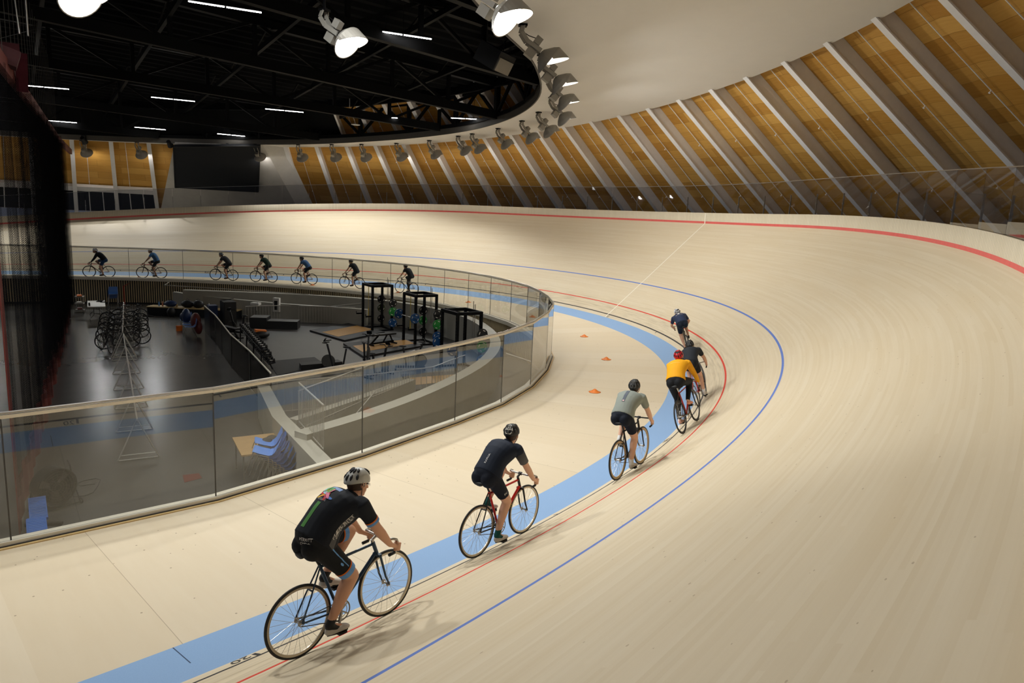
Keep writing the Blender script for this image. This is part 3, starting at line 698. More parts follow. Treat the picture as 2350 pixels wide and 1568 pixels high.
FL = [  # x, y, aim heading in plan (deg), scale, label
 (40.9, -8.45, -28, 1.45, 'grey floodlight with glowing lens, highest of the ring on the soffit rim'),
 (43.35, -6.3, -22, 1.35, 'grey floodlight with glowing lens, second highest of the rim ring'),
 (45.55, -4.05, -15, 1.28, 'grey floodlight with narrow glowing slit, third highest of the rim ring'),
 (47.75, -1.45, -8, 1.22, 'floodlight seen from behind, at the right-hand turn of the rim'),
 (49.2, 1.45, -3, 1.2, 'floodlight lighting the soffit edge at the right-hand turn of the rim'),
 (49.8, 3.75, 3, 1.15, 'dark backed floodlight below the turn where the rim meets the plywood'),
 (50.0, 6.4, 8, 1.1, 'dark backed floodlight, seventh along the rim from the right'),
 (49.75, 8.85, 14, 1.1, 'dark backed floodlight, right one of the close pair on the rim'),
 (49.5, 10.1, 16, 1.1, 'dark backed floodlight, left one of the close pair on the rim'),
 (48.9, 12.75, 22, 1.1, 'dark backed floodlight just left of the close pair'),
 (47.8, 15.3, 32, 1.1, 'dark backed floodlight, second left of the close pair'),
 (46.2, 17.4, 40, 1.1, 'dark backed floodlight, third left of the close pair'),
 (44.7, 19.0, 45, 1.1, 'dark backed floodlight, fourth left of the close pair'),
 (43.0, 20.9, 48, 1.1, 'dark backed floodlight, fifth left of the close pair'),
 (40.7, 23.0, 52, 1.1, 'pale floodlight over the right side of the scoreboard'),
 (37.2, 26.4, 56, 1.1, 'pale floodlight over the left side of the scoreboard'),
 (34.0, 28.7, 60, 1.1, 'pale floodlight left of the scoreboard wall'),
 (30.8, 31.0, 64, 1.1, 'floodlight with a bright lens near the net top'),
 (31.0, -14.9, -70, 1.4, 'floodlight of the near ring above the second rider'),
 (20.5, -18.3, -100, 1.4, 'floodlight of the near ring above the camera, left one'),
 (14.0, -19.8, -100, 1.4, 'floodlight of the near ring above the camera, far left one'),
 (34.5, -13.4, -55, 1.4, 'floodlight of the near ring above the first riders'),
 (28.0, -16.2, -80, 1.4, 'floodlight of the near ring behind the hanging lamp'),
 (24.0, 34.6, 80, 1.1, 'floodlight of the far ring hidden behind the net, right one'),
 (17.0, 36.6, 85, 1.1, 'floodlight of the far ring hidden behind the net, left one'),
 (8.0, -20.3, -90, 1.4, 'floodlight of the near ring out of frame on the left'), (0.0, -20.6, -90, 1.4, 'floodlight of the near ring farthest out of frame'),
 (8.0, 30.0, 90, 1.1, 'floodlight of the far ring out of frame on the left'), (0.0, 28.0, 90, 1.1, 'floodlight of the far ring farthest out of frame'), (-6.0, 24.0, 90, 1.1, 'floodlight at the far straight, out of frame'), (22.0, 26.0, 80, 1.1, 'floodlight hung over the far straight behind the net')]
for k, (x, y, hd, s, lb) in enumerate(FL):
    o = flood0 if k == 0 else copy_tree(flood0)
    o.matrix_world = Matrix.Translation(V(x, y, plz(x, y, -0.005))) @ Matrix.Rotation(math.radians(hd), 4, 'Z') @ Matrix.Scale(s*0.84, 4)
    o['label'] = lb; o['group'] = 'floodlights around the roof rim'
    if 18 <= k <= 20 or 25 <= k <= 26:
        for ch in o.children:
            if ch.type == 'LIGHT': ch.data = inward_d; m2 = aim_mat(Vector((-0.75, 0, -0.66)).normalized()); m2.translation = FC+FA*0.42; ch.matrix_local = m2
    if 3 <= k <= 17 or k in (23, 24) or k >= 27:
        for ch in o.children:
            if ch.type == 'LIGHT': ch.data = far_d if k < 16 else farther_d; m2 = aim_mat(Vector((-0.62, 0, -0.78)).normalized()); m2.translation = FC+FA*0.42; ch.matrix_local = m2
for x, y, z, hd, s, lb in ((32.66, -11.87, 9.24, -60, 0.88, 'brightly lit floodlight hanging in the dark roof left of centre'), (33.84, -16.8, 9.1, -62, 0.88, 'bright floodlight cut by the top edge, beside the soffit corner'), (27.0, -14.6, 8.55, -55, 0.85, 'brightly lit floodlight cut by the top edge near the net')):
    o = copy_tree(flood0); o.matrix_world = Matrix.Translation(V(x, y, z)) @ Matrix.Rotation(math.radians(hd), 4, 'Z') @ Matrix.Scale(s, 4)
    o['label'] = lb; o['group'] = 'floodlights around the roof rim'
    mb = MB(); mb.beam(Vector((0, 0, 0)), Vector((0, 0, 1.6)), 0.05, 0.05, Vector((1, 0, 0))); mb.build('drop_rod', M_black_steel, o)
# dark little projectors on the rim
for x, y, lb in ((30.9, 30.4, 'small black spotlight clamped above the far left floodlight'), (35.9, 27.2, 'small black spotlight on the rim at the scoreboard left edge'), (39.3, 24.6, 'small black spotlight on the rim in front of the scoreboard')):
    o = empty('stage_spotlight', lb, 'spotlight', loc=V(x, y, plz(x, y, 0.25)), rz=1.0, group='black spotlights on the rim')
    mb = MB(); mb.beam(Vector((0, -.14, 0)), Vector((0, -.14, -.3)), .03, .05, Vector((1, 0, 0))); mb.beam(Vector((0, .14, 0)), Vector((0, .14, -.3)), .03, .05, Vector((1, 0, 0))); mb.box((0, 0, 0), (.06, .32, .03)); mb.build('bracket', M_black, o)
    mb = MB(); mb.lathe([(0.0, -.3), (.13, -.28), (.17, 0), (.2, .16), (.18, .16), (0, .1)], (0, 0, -.34), (0.75, 0, -.55), 16); mb.build('can', M_black, o)

# ------------------------------------------------------------------ concrete scoreboard wall
mb = MB()
F4 = [V(36.11, 26.72, 8.54), V(41.15, 22.86, 8.74), V(45.16, 26.85, 4.04), V(36.13, 34.16, 3.34)]
nf = Vector((0.3707, 0.5318, 0.7614)); B4 = [p+nf*0.9 for p in F4]; B4[1] = F4[1]+nf*0.5+Vector((1.0, -0.6, 0)); B4[2] = F4[2]+nf*0.5+Vector((0.8, -0.6, 0))
mb.add(F4+B4, [(0, 3, 2, 1), (4, 5, 6, 7), (1, 2, 6, 5), (0, 4, 7, 3), (0, 1, 5, 4), (3, 7, 6, 2)])
struct(mb.build('wall_scoreboard', M_concrete_light))
S4 = [V(36.0, 26.46, 8.31), V(40.89, 22.6, 8.63), V(41.78, 26.4, 5.54), V(36.63, 29.95, 5.58)]
mb = MB(); bk = nf*0.2; mb.add(S4+[p+bk for p in S4], [(0, 3, 2, 1), (4, 5, 6, 7), (1, 2, 6, 5), (0, 4, 7, 3), (0, 1, 5, 4), (3, 7, 6, 2)])
o = tag(mb.build('scoreboard', M_screen), 'large blank dark scoreboard mounted on the concrete wall', 'scoreboard')
mb = MB()
for a, b in ((0, 1), (1, 2), (2, 3), (3, 0)): mb.beam(S4[a]-nf*0.02, S4[b]-nf*0.02, 0.06, 0.06, nf)
mb.build('bezel', M_black, o)
# black cladding under the ribs where the roof dips behind the far rim
mb = MB(); vs = []; fs = []
for i in range(-7, 9):
    A, d, up = rib_line(i); ka = rib_at_plane(i, 0.14); kb = rib_at_plane(i, DK-0.05)
    for k_, o_ in ((ka, -0.05), (kb, -0.05), (kb, 0.0), (ka, 0.0)): vs.append(V(A+d*k_+up*o_))
for i in range(15):
    for j in range(4): fs.append((i*4+j, (i+1)*4+j, (i+1)*4+(j+1) % 4, i*4+(j+1) % 4))
fs += [(0, 1, 2, 3), (60, 63, 62, 61)]
mb.add(vs, fs); struct(mb.build('ceiling_black_cladding', M_black_roof))

# ------------------------------------------------------------------ infield floor and concrete ramps
mb = MB(); mb.box(V(25, 0, ZF)+Vector((0, 0, -0.1)), (110*K, 110*K, 0.2)); struct(mb.build('floor', M_floor))
W1 = smooth([(31.3, -14.4), (32.84, -13.82), (35.3, -12.55), (38.4, -10.4), (40.6, -8.3), (42.3, -6.0), (43.6, -3.4), (44.5, -0.6), (44.75, 2.2), (44.3, 5.0), (43.3, 7.2), (41.9, 8.9), (39.9, 10.7), (37.1, 12.6), (34.2, 14.3)], 2)
def wall_poly(poly, ztops, z0, thick, name, mt, close=True):
    n_ = len(poly); vs = []; fs = []
    for i, p in enumerate(poly):
        a = poly[max(0, i-1)]; b = poly[min(n_-1, i+1)]; d = Vector((b[0]-a[0], b[1]-a[1], 0)).normalized(); nn = Vector((-d.y, d.x, 0))  # to the inside
        zt = ztops[0]+(ztops[1]-ztops[0])*i/(n_-1) if isinstance(ztops, tuple) else ztops
        for o_, z in ((0, z0), (0, zt), (thick, zt), (thick, z0)): vs.append(V(p[0]+nn.x*o_, p[1]+nn.y*o_, z))
    for i in range(n_-1):
        for j in range(4): fs.append((i*4+j, (i+1)*4+j, (i+1)*4+(j+1) % 4, i*4+(j+1) % 4))
    fs += [(0, 1, 2, 3), ((n_-1)*4, (n_-1)*4+3, (n_-1)*4+2, (n_-1)*4+1)]
    mb = MB(); mb.add(vs, fs); return struct(mb.build(name, mt))
wall_poly(W1, -0.38, ZF, 0.42, 'wall_ramp_outer', M_concrete)
wall_poly([(31.9, -11.9), (34.24, -10.75), (36.52, -9.55)], (-0.80, -0.70), ZF, 0.28, 'wall_ramp_inner', M_concrete)
wall_poly([(31.25, -16.35), (31.6, -12.0), (32.3, -8.2)], (-0.45, -0.75), ZF, 0.34, 'wall_partition', M_concrete)
wall_poly([(42.2, 7.0), (38.3, 10.2), (36.4, 12.2), (34.6, 14.2), (33.9, 15.2)], (-0.85, -0.60), ZF, 0.3, 'wall_ramp_far', M_concrete)
# dark rubber gym floor inside the loop
gp = [(33.9, 7.5), (33.6, 3.0), (33.0, -1.0), (32.75, -3.6), (32.5, -8.0), (32.3, -11.0), (35.3, -11.9)]+[(a[0]-0.3, a[1]+0.0) for a in W1 if a[0] > 38 and a[1] > -9.5 and a[1] < 8.5]+[(38.0, 9.8)]
mb = MB(); mb.add([V(x, y, ZF)+Vector((0, 0, 0.012)) for x, y in gp], [tuple(range(len(gp)))]); struct(mb.build('floor_gym', M_gymfloor))
def railing(pts, h, n_, lab, name='railing', grp=None, post=0.02, bal=True, mt=None):
    """handrail with balusters along plan points (x,y,z_base)"""
    mt = mt or M_galv
    t = [V(p)+Vector((0, 0, h)) for p in pts]; b = [V(p)+Vector((0, 0, 0.05)) for p in pts]
    mb = MB(); mb.tube(t, 0.02, 8); mb.tube(b, 0.012, 6); o = mb.build(name, mt); tag(o, lab, 'railing', grp)
    mb = MB()
    for i in range(len(pts)-1):
        ln = (t[i+1]-t[i]).length; k_ = max(2, int(ln/n_))
        for k in range(k_+1): mb.beam(b[i].lerp(b[i+1], k/k_)-Vector((0, 0, 0.04)), t[i].lerp(t[i+1], k/k_), 0.011, 0.011, Vector((1, 0, 0)))
    mb.build('balusters', mt, o); return o
railing([(31.35, -15.3, -0.5), (31.6, -13.0, -0.55)], 0.95, 0.115, 'steel baluster railing on the low concrete partition by the blue chairs')
railing([(31.65, -12.8, -0.80), (34.2, -11.0, -0.78), (36.4, -9.7, -0.72)], 0.95, 0.13, 'long steel baluster railing along the inner concrete ramp wall')
railing([(32.4, -7.9, ZF), (35.5, -8.2, ZF), (38.0, -8.0, ZF), (40.2, -6.6, ZF)], 0.95, 0.2, 'thin steel baluster railing at the near edge of the gym floor')
railing([(38.9, 8.8, ZF), (41.6, 7.4, ZF)], 0.9, 0.14, 'low steel baluster railing behind the black gym boxes')
railing([(36.2, 9.3, ZF), (38.0, 9.2, ZF)], 0.9, 0.14, 'low steel baluster railing beside the tall black lockers')
mb = MB(); mb.tube([V(33.4, 14.6, 0.0), V(33.0, 13.6, -0.05), V(38.0, 11.6, -0.30), V(41.0, 9.6, -0.4)], 0.02, 8); tag(mb.build('handrail', M_galv), 'steel handrail over the far concrete ramp', 'handrail')
mb = MB(); mb.tube([V(37.2, 10.2, -0.9), V(40.6, 8.6, -0.86), V(42.2, 7.8, -0.62)], 0.018, 8); tag(mb.build('handrail', M_galv), 'thin steel handrail on the grey gym wall', 'handrail')
mb = MB(); mb.tube([V(41.2, -7.9, -0.5), V(41.9, -8.6, -0.75), V(41.9, -9.6, -1.2)], 0.018, 8); tag(mb.build('handrail', M_white), 'pale handrail running down the outer ramp by the near glass', 'handrail')
mb = MB(); mb.tube([V(33.6, -11.7, -0.9), V(34.4, -11.2, -0.45), V(35.0, -10.9, -0.40)], 0.014, 8); tag(mb.build('handrail', M_galv), 'short bent steel handrail between the two ramp walls', 'handrail')
# partition fence between concourse and gym: mesh panels under a pale rail
M_meshpanel = glass_mat('dark_mesh_panel', (0.34, 0.33, 0.32), 0.25, 1.45, 0.3)
FP = [(33.78, 7.5), (33.55, 4.2), (33.3, 2.0), (32.95, -1.0), (32.75, -4.4), (32.4, -8.0)]
tops = [-0.42]*6
for i in range(5):
    a, b = FP[i], FP[i+1]; mb = MB(); mb.beam(V(a[0], a[1], -1.1), V(b[0], b[1], -1.1), 0.02, 1.18)
    o = tag(mb.build('fence_panel', M_meshpanel), 'dark mesh panel of the gym partition fence, %s from the far end' % ordn[i], 'fence', 'mesh panels between concourse and gym')
    mb = MB(); mb.beam(V(a[0], a[1], -0.43), V(b[0], b[1], -0.43), 0.04, 0.03); mb.build('top_rail', M_trim, o)
    mb = MB(); mb.beam(V(b[0], b[1], ZF), V(b[0], b[1], -0.45), 0.05, 0.05, Vector((1, 0, 0))); mb.build('post', M_fixture_dark, o)

# ------------------------------------------------------------------ divider net with red hem
def net_mat():
    mt, nt, b = new_mat('black_net'); nt.nodes.remove(b); out = nt.nodes['Material Output']
    uv = N(nt, 'ShaderNodeUVMap'); uv.uv_map = 'su'; sp_ = N(nt, 'ShaderNodeSeparateXYZ'); L(nt, uv.outputs[0], sp_.inputs[0])
    a = M_(nt, 'ADD', sp_.outputs[0], sp_.outputs[1]); b_ = M_(nt, 'SUBTRACT', sp_.outputs[0], sp_.outputs[1])
    f = lambda q: M_(nt, 'LESS_THAN', M_(nt, 'FRACT', M_(nt, 'DIVIDE', q, 0.05)), 0.13)
    no = N(nt, 'ShaderNodeTexNoise'); no.inputs['Scale'].default_value = 3.0; L(nt, uv.outputs[0], no.inputs['Vector'])
    al = M_(nt, 'MAXIMUM', M_(nt, 'MAXIMUM', f(a), f(b_)), 0.0)
    df = N(nt, 'ShaderNodeBsdfDiffuse'); df.inputs[0].default_value = (0.008, 0.008, 0.009, 1); tr = N(nt, 'ShaderNodeBsdfTransparent'); ms = N(nt, 'ShaderNodeMixShader')
    L(nt, al, ms.inputs[0]); L(nt, tr.outputs[0], ms.inputs[1]); L(nt, df.outputs[0], ms.inputs[2]); L(nt, ms.outputs[0], out.inputs[0]); return mt
NA = Vector((25.98, -13.83, ZF)); NB = Vector((28.53, 14.9, ZF))
net = empty('divider_net', 'tall black sports net hanging in folds with a red vinyl hem', 'net', loc=V(NA))
def net_pt(t, z, amp=0.16, ph=0.0):
    p = NA.lerp(NB, t); d = (NB-NA).normalized(); n_ = Vector((d.y, -d.x, 0))
    g = min(1, 0.25+t*2.2); w_ = math.sin(t*190+ph)*amp*g+math.sin(t*71+1.3)*amp*0.7*g
    return V(p.x+n_.x*w_, p.y+n_.y*w_, z)-V(NA)
o = grid_obj('mesh_sheet', lambda t, z: net_pt(t, z), frange(0, 1, 500), [ZF+0.75, 1, 4, 7.2], net_mat(), uvf=lambda t, z: (t*40+math.sin(t*190)*0.1, z)); o.parent = net
o = grid_obj('mesh_backing_fold', lambda t, z: net_pt(t, z, 0.22, 2.0), frange(0.45, 1, 300), [ZF+0.75, 1, 4, 7.2], _m if (_m := bpy.data.materials['black_net']) else None, uvf=lambda t, z: (t*40, z)); o.parent = net
o = grid_obj('bottom_hem', lambda t, z: net_pt(t, z, 0.06), frange(0, 1, 300), [ZF+0.03, ZF+0.9], M_net_red); o.parent = net
mb = MB(); p = V(NA)-V(NA); d_ = (NB-NA).normalized()
mb.add([Vector((0, 0, 0.03)), Vector((d_.x*0.34, d_.y*0.34, 0.03)), Vector((d_.x*0.36, d_.y*0.36, 8.9*K)), Vector((0, 0, 8.9*K)), Vector((0.02, 0, 0.03)), Vector((d_.x*0.34+.02, d_.y*0.34, 0.03)), Vector((d_.x*0.36+.02, d_.y*0.36, 8.9*K)), Vector((0.02, 0, 8.9*K))], [(0, 1, 2, 3), (7, 6, 5, 4), (0, 3, 7, 4), (1, 5, 6, 2)])
mb.build('side_hem', M_net_red, net)
mb = MB(); mb.beam(net_pt(0, 7.25, 0), net_pt(1.0, 7.4, 0), 0.14, 0.3); mb.beam(net_pt(1.0, 7.4, 0), V(29.9, 28.0, 7.5)-V(NA), 0.14, 0.3); mb.build('header_tube', M_net_red, net)
mb = MB()
for k in range(26):
    t = 0.02+k*0.038; a = net_pt(t, 7.3, 0); b = a+Vector((0, 0, 3.2)); mb.beam(a, b, 0.012, 0.012, Vector((1, 0, 0)))
mb.build('hanging_cable', M_fixture_dark, net)
# folded red fabric and hoist at the header
ho = empty('net_hoist', 'crumpled red fabric bundle and hoist hanging at the top left', 'hoist', loc=V(26.35, -9.6, 7.35))
mb = MB(); mb.box((0, 0, 0.15), (0.5, 0.6, 0.32), Matrix.Rotation(0.3, 3, 'Y')); mb.box((0.1, 0.3, 0.3), (0.35, 0.25, 0.25), Matrix.Rotation(-0.5, 3, 'X')); mb.build('fabric_bundle', mat('crimson_fabric', srgb(70, 24, 30), 0.6, 0, 0.3, 5), ho)
mb = MB(); mb.box((0.30, 1.0, 0.0), (0.22, 1.1, 0.14), Matrix.Rotation(-0.55, 3, 'X')); mb.build('fabric_flap', mat('pink_fabric', srgb(80, 18, 34), 0.6, 0, 0.2, 5), ho)
mb = MB(); mb.tube([(0.3, 0.4, 0.7), (0.2, 0.5, 2.5)], 0.015, 6); mb.tube([(0.45, 0.5, 0.7), (0.45, 0.5, 2.5)], 0.015, 6); mb.build('steel_cable', M_steel, ho)

# ------------------------------------------------------------------ bicycles (local: x forward, y left, z up, origin on the ground midway between the wheels)
WR = 0.335; WB = 0.97
def make_wheel(name, x, par, mats, spokes, deep=False):
    c = Vector((x, 0, WR)); Y = Vector((0, 1, 0))
    mb = MB(); mb.torus(c, Y, WR-0.014, 0.014, 56, 8); w_ = mb.build(name, mats['tyre'], par, smooth=True)
    mb = MB(); n = 56; rin = WR-(0.062 if deep else 0.046); rout = WR-0.022
    vs = []; fs = []
    prof = [(rout, -0.010), (rout, 0.010), (rin, 0.006), (rin, -0.006)]
    for i in range(n):
        d = Vector((math.cos(2*PI*i/n), 0, math.sin(2*PI*i/n)))
        for r, y in prof: vs.append(c+d*r+Y*y)
    for i in range(n):
        for j in range(4): fs.append((i*4+j, ((i+1) % n)*4+j, ((i+1) % n)*4+(j+1) % 4, i*4+(j+1) % 4))
    mb.add(vs, fs); mb.build('rim', mats['rim'], w_)
    mb = MB(); mb.lathe([(0.006, -0.06), (0.012, -0.055), (0.026, -0.035), (0.012, -0.03), (0.011, 0.03), (0.026, 0.035), (0.012, 0.055), (0.006, 0.06)], c, Y, 12); mb.build('hub', mats['metal'], w_)
    mb = MB()
    for k in range(spokes):
        a = 2*PI*k/spokes; a2 = a+(0.28 if k % 4 < 2 else -0.28); y = 0.03 if k % 2 else -0.03
        mb.beam(c+Vector((math.cos(a2)*0.022, y, math.sin(a2)*0.022)), c+Vector((math.cos(a)*rin, 0, math.sin(a)*rin)), 0.0022, 0.0022)
    mb.build('spokes', mats['spoke'], w_)
    return w_
BB = Vector((-0.075, 0, 0.285)); RA = Vector((-0.485, 0, WR)); FAx = Vector((0.485, 0, WR))
ST = Vector((-0.255, 0, 0.79)); SAD = Vector((-0.315, 0, 0.93)); HT = Vector((0.345, 0, 0.80)); HB = Vector((0.385, 0, 0.68)); CL = Vector((0.392, 0, 0.862))
def bar_pts(s):
    return [CL, CL+Vector((0.0, 0.10*s, 0.0)), CL+Vector((0.005, 0.17*s, 0.0)), CL+Vector((0.05, 0.195*s, -0.003)), CL+Vector((0.085, 0.20*s, -0.02)), CL+Vector((0.10, 0.202*s, -0.06)), CL+Vector((0.088, 0.204*s, -0.105)), CL+Vector((0.05, 0.206*s, -0.135)), CL+Vector((-0.02, 0.208*s, -0.14))]
def make_bike(label, cols, phi=100, detail=True, text=None, group=None):
    """cols: frame, fork, rim, bartop ; phi: right crank angle in degrees below forward"""
    r = empty('bicycle', label, 'bicycle', group=group)
    mats = dict(tyre=M_rubber, rim=cols['rim'], metal=M_steel, spoke=M_steel)
    make_wheel('rear_wheel', -0.485, r, mats, 28 if detail else 16, cols.get('deep', False)); make_wheel('front_wheel', 0.485, r, mats, 24 if detail else 16, cols.get('deep', False))
    fm = cols['frame']
    mb = MB()
    mb.tube([BB, BB.lerp(ST, 1.0)], 0.015, 10); mb.tube([BB, HB+(HT-HB)*0.12], 0.018, 10)
    fr = mb.build('frame', fm, r, smooth=False)
    mb = MB(); mb.tube([ST-(ST-BB)*0.06, HT-(HT-HB)*0.12], 0.0135, 10); mb.build('top_tube', cols.get('top', fm), fr)
    mb = MB(); mb.tube([HB, HT+(HT-HB)*0.05], 0.019, 10)
    mb.build('head_tube', cols.get('fork', fm), fr)
    mb = MB()
    for s in (-1, 1):
        mb.tube([ST-(ST-BB)*0.03+Vector((0, 0.012*s, 0)), RA+Vector((0.10, 0.045*s, 0.19)), RA+Vector((0, 0.058*s, 0))], 0.0075, 8)
        mb.tube([BB+Vector((-0.02, 0.022*s, 0)), BB.lerp(RA, 0.3)+Vector((0, 0.036*s, 0)), RA+Vector((0, 0.058*s, 0))], 0.009, 8)
    mb.beam(RA+Vector((0.128, -0.036, 0.245)), RA+Vector((0.128, 0.036, 0.245)), 0.012, 0.012)
    mb.build('stays', cols.get('stays', fm), fr)
    mb = MB(); mb.lathe([(0.024, -0.036), (0.024, 0.036)], BB, (0, 1, 0), 14); mb.build('bottom_bracket', cols.get('fork', fm), fr)
    mb = MB(); crown = HB+Vector((0.008, 0, -0.02))
    mb.box(crown, (0.035, 0.10, 0.025))
    for s in (-1, 1): mb.tube([crown+Vector((0, 0.047*s, 0)), crown.lerp(FAx, 0.7)+Vector((-0.012, 0.052*s, 0)), FAx+Vector((0, 0.055*s, 0))], [0.013, 0.011, 0.008], 8)
    mb.build('fork', cols.get('fork', fm), r)
    mb = MB(); mb.tube([ST-(ST-BB)*0.02, SAD-Vector((0, 0, 0.03))], 0.0125, 8); mb.build('seat_post', cols.get('post', M_black), r)
    # saddle
    mb = MB(); P = [(-0.14, 0.066, 0.0), (-0.10, 0.072, 0.004), (-0.04, 0.05, 0.0), (0.04, 0.026, -0.004), (0.11, 0.019, -0.006), (0.135, 0.012, -0.012)]
    vs = []; fs = []
    for x, y, z in P:
        for a in range(10):
            an = 2*PI*a/10; vs.append(SAD+Vector((x, math.cos(an)*y, z+0.012+math.sin(an)*(0.016 if math.sin(an) > 0 else 0.03))))
    for i in range(len(P)-1):
        for a in range(10): fs.append((i*10+a, i*10+(a+1) % 10, (i+1)*10+(a+1) % 10, (i+1)*10+a))
    fs += [tuple(range(10)), tuple(range(59, 49, -1))]
    mb.add(vs, fs); sd = mb.build('saddle', M_black, r, smooth=True)
    mb = MB()
    for s in (-1, 1): mb.tube([SAD+Vector((-0.10, 0.02*s, 0)), SAD+Vector((-0.04, 0.022*s, -0.035)), SAD+Vector((0.04, 0.022*s, -0.035)), SAD+Vector((0.10, 0.012*s, -0.005))], 0.0035, 6)
    mb.build('saddle_rails', M_steel, sd)
    # stem and drop bar
    mb = MB(); mb.tube([HT, HT+(HT-HB)*0.30], 0.016, 10); mb.tube([HT+(HT-HB)*0.25, CL], 0.015, 10); mb.lathe([(0.022, -0.022), (0.022, 0.022)], CL, (0, 1, 0), 12); mb.build('stem', cols.get('stem', M_black), r)
    mb = MB(); P = bar_pts(-1)[::-1]+bar_pts(1)[1:]; mb.tube(P, 0.0125, 10); hb = mb.build('handlebar', cols.get('bar', M_steel), r, smooth=True)
    for s in (-1, 1):
        mb = MB(); mb.tube(bar_pts(s)[cols.get('tape', 4):], 0.016, 10); mb.build('bar_tape', M_black, hb, smooth=True)
    # drivetrain
    ph = math.radians(phi); Y = Vector((0, 1, 0))
    ca = Vector((math.cos(ph), 0, -math.sin(ph)))
    mb = MB(); ce = BB+Vector((0, -0.045, 0))
    mb.torus(ce, Y, 0.096, 0.008, 40, 6, 0.002)
    for k in range(5): an = ph+2*PI*k/5; mb.beam(ce, ce+Vector((math.cos(an), 0, -math.sin(an)))*0.092, 0.004, 0.014)
    mb.torus(ce, Y, 0.066, 0.004, 30, 6, 0.002)
    cr = mb.build('chainring', M_steel, r)
    for s, nm in ((-1, 'crank_arm'), (1, 'crank_arm')):
        dd = ca if s < 0 else -ca
        mb = MB(); mb.beam(BB+Y*(0.058*s), BB+Y*(0.066*s)+dd*0.168, 0.012, 0.022); a_ = mb.build(nm, M_steel if cols.get('silver') else M_fixture_dark, r)
        mb = MB(); q = BB+Y*(0.112*s)+dd*0.168; mb.box(q, (0.085, 0.075, 0.022)); mb.beam(q, BB+Y*(0.068*s)+dd*0.168, 0.01, 0.01); mb.build('pedal', M_black, a_)
    mb = MB(); co = RA+Vector((0, -0.045, 0)); mb.torus(co, Y, 0.030, 0.005, 20, 6, 0.002); mb.build('cog', M_steel, r)
    mb = MB()
    up = [ce+Vector((0.0, 0, 0.098)), co+Vector((0, 0, 0.034))]; lo = [ce+Vector((0, 0, -0.098)), co+Vector((0, 0, -0.034))]
    for k in range(10): an = PI/2-PI*k/9; mb.beam(ce+Vector((math.cos(an)*.098, 0, math.sin(an)*.098)), ce+Vector((math.cos(an-PI/9)*.098, 0, math.sin(an-PI/9)*.098)), 0.005, 0.006) if k < 9 else None
    mb.beam(up[0], up[1], 0.005, 0.007); mb.beam(lo[0], lo[1], 0.005, 0.007); mb.build('chain', M_fixture_dark, r)
    if text:
        vs, fs = text_poly(text[0], 0.046); d = (HB-BB).normalized(); u = d.cross(Vector((0, 1, 0))).normalized()
        wmax = max(p.x for p in vs); s0 = 0.30*((HB-BB).length-wmax)
        mb = MB(); mb.add([BB+d*(s0+p.x)-u*(-1)*(-(p.y-0.016))*1.0+Vector((0, -0.0195, 0)) for p in vs], fs); mb.build('frame_lettering', text[1], fr, fix=False)
    return r

# ------------------------------------------------------------------ riders
def ik(a, c, l1, l2, pole):
    a = Vector(a); c = Vector(c); d = c-a; ln = min(d.length, (l1+l2)*0.995); dn = d.normalized()
    x = (l1*l1-l2*l2+ln*ln)/(2*ln); h = math.sqrt(max(0.0, l1*l1-x*x)); p = Vector(pole); p = (p-dn*p.dot(dn)).normalized()
    return a+dn*x+p*h, a+dn*ln
def cap_limb(mb, pts, rad, n=14, flat0=False, flat1=False):
    """tapered limb with round ends (flat ones for cuffs)"""
    pts = [Vector(p) for p in pts]; P = []; R = []
    def dens():
        for i in range(len(pts)-1):
            k = max(2, int((pts[i+1]-pts[i]).length/0.03))
            for j in range(k):
                t = j/k; yield pts[i].lerp(pts[i+1], t), rad[i]+(rad[i+1]-rad[i])*t
        yield pts[-1], rad[-1]
    body = list(dens()); t0 = (pts[0]-pts[1]).normalized(); t1 = (pts[-1]-pts[-2]).normalized()
    if not flat0:
        for a in (80, 55, 30): an = math.radians(a); P.append(pts[0]+t0*rad[0]*math.sin(an)); R.append(rad[0]*math.cos(an))
    for p, r in body: P.append(p); R.append(r)
    if not flat1:
        for a in (30, 55, 80): an = math.radians(a); P.append(pts[-1]+t1*rad[-1]*math.sin(an)); R.append(rad[-1]*math.cos(an))
    mb.tube(P, R, n)
def loft(mb, rings, n=20):
    """rings: (centre, tangent, side, r_side, r_depth)"""
    vs = []; fs = []
    for c, t, s, ra, rb in rings:
        t = Vector(t).normalized(); s = Vector(s); s = (s-t*s.dot(t)).normalized(); d = t.cross(s)
        for k in range(n): vs.append(Vector(c)+s*(math.cos(2*PI*k/n)*ra)+d*(math.sin(2*PI*k/n)*rb))
    for i in range(len(rings)-1):
        for k in range(n): fs.append((i*n+k, i*n+(k+1) % n, (i+1)*n+(k+1) % n, (i+1)*n+k))
    fs += [tuple(range(n-1, -1, -1)), tuple((len(rings)-1)*n+k for k in range(n))]
    mb.add(vs, fs)
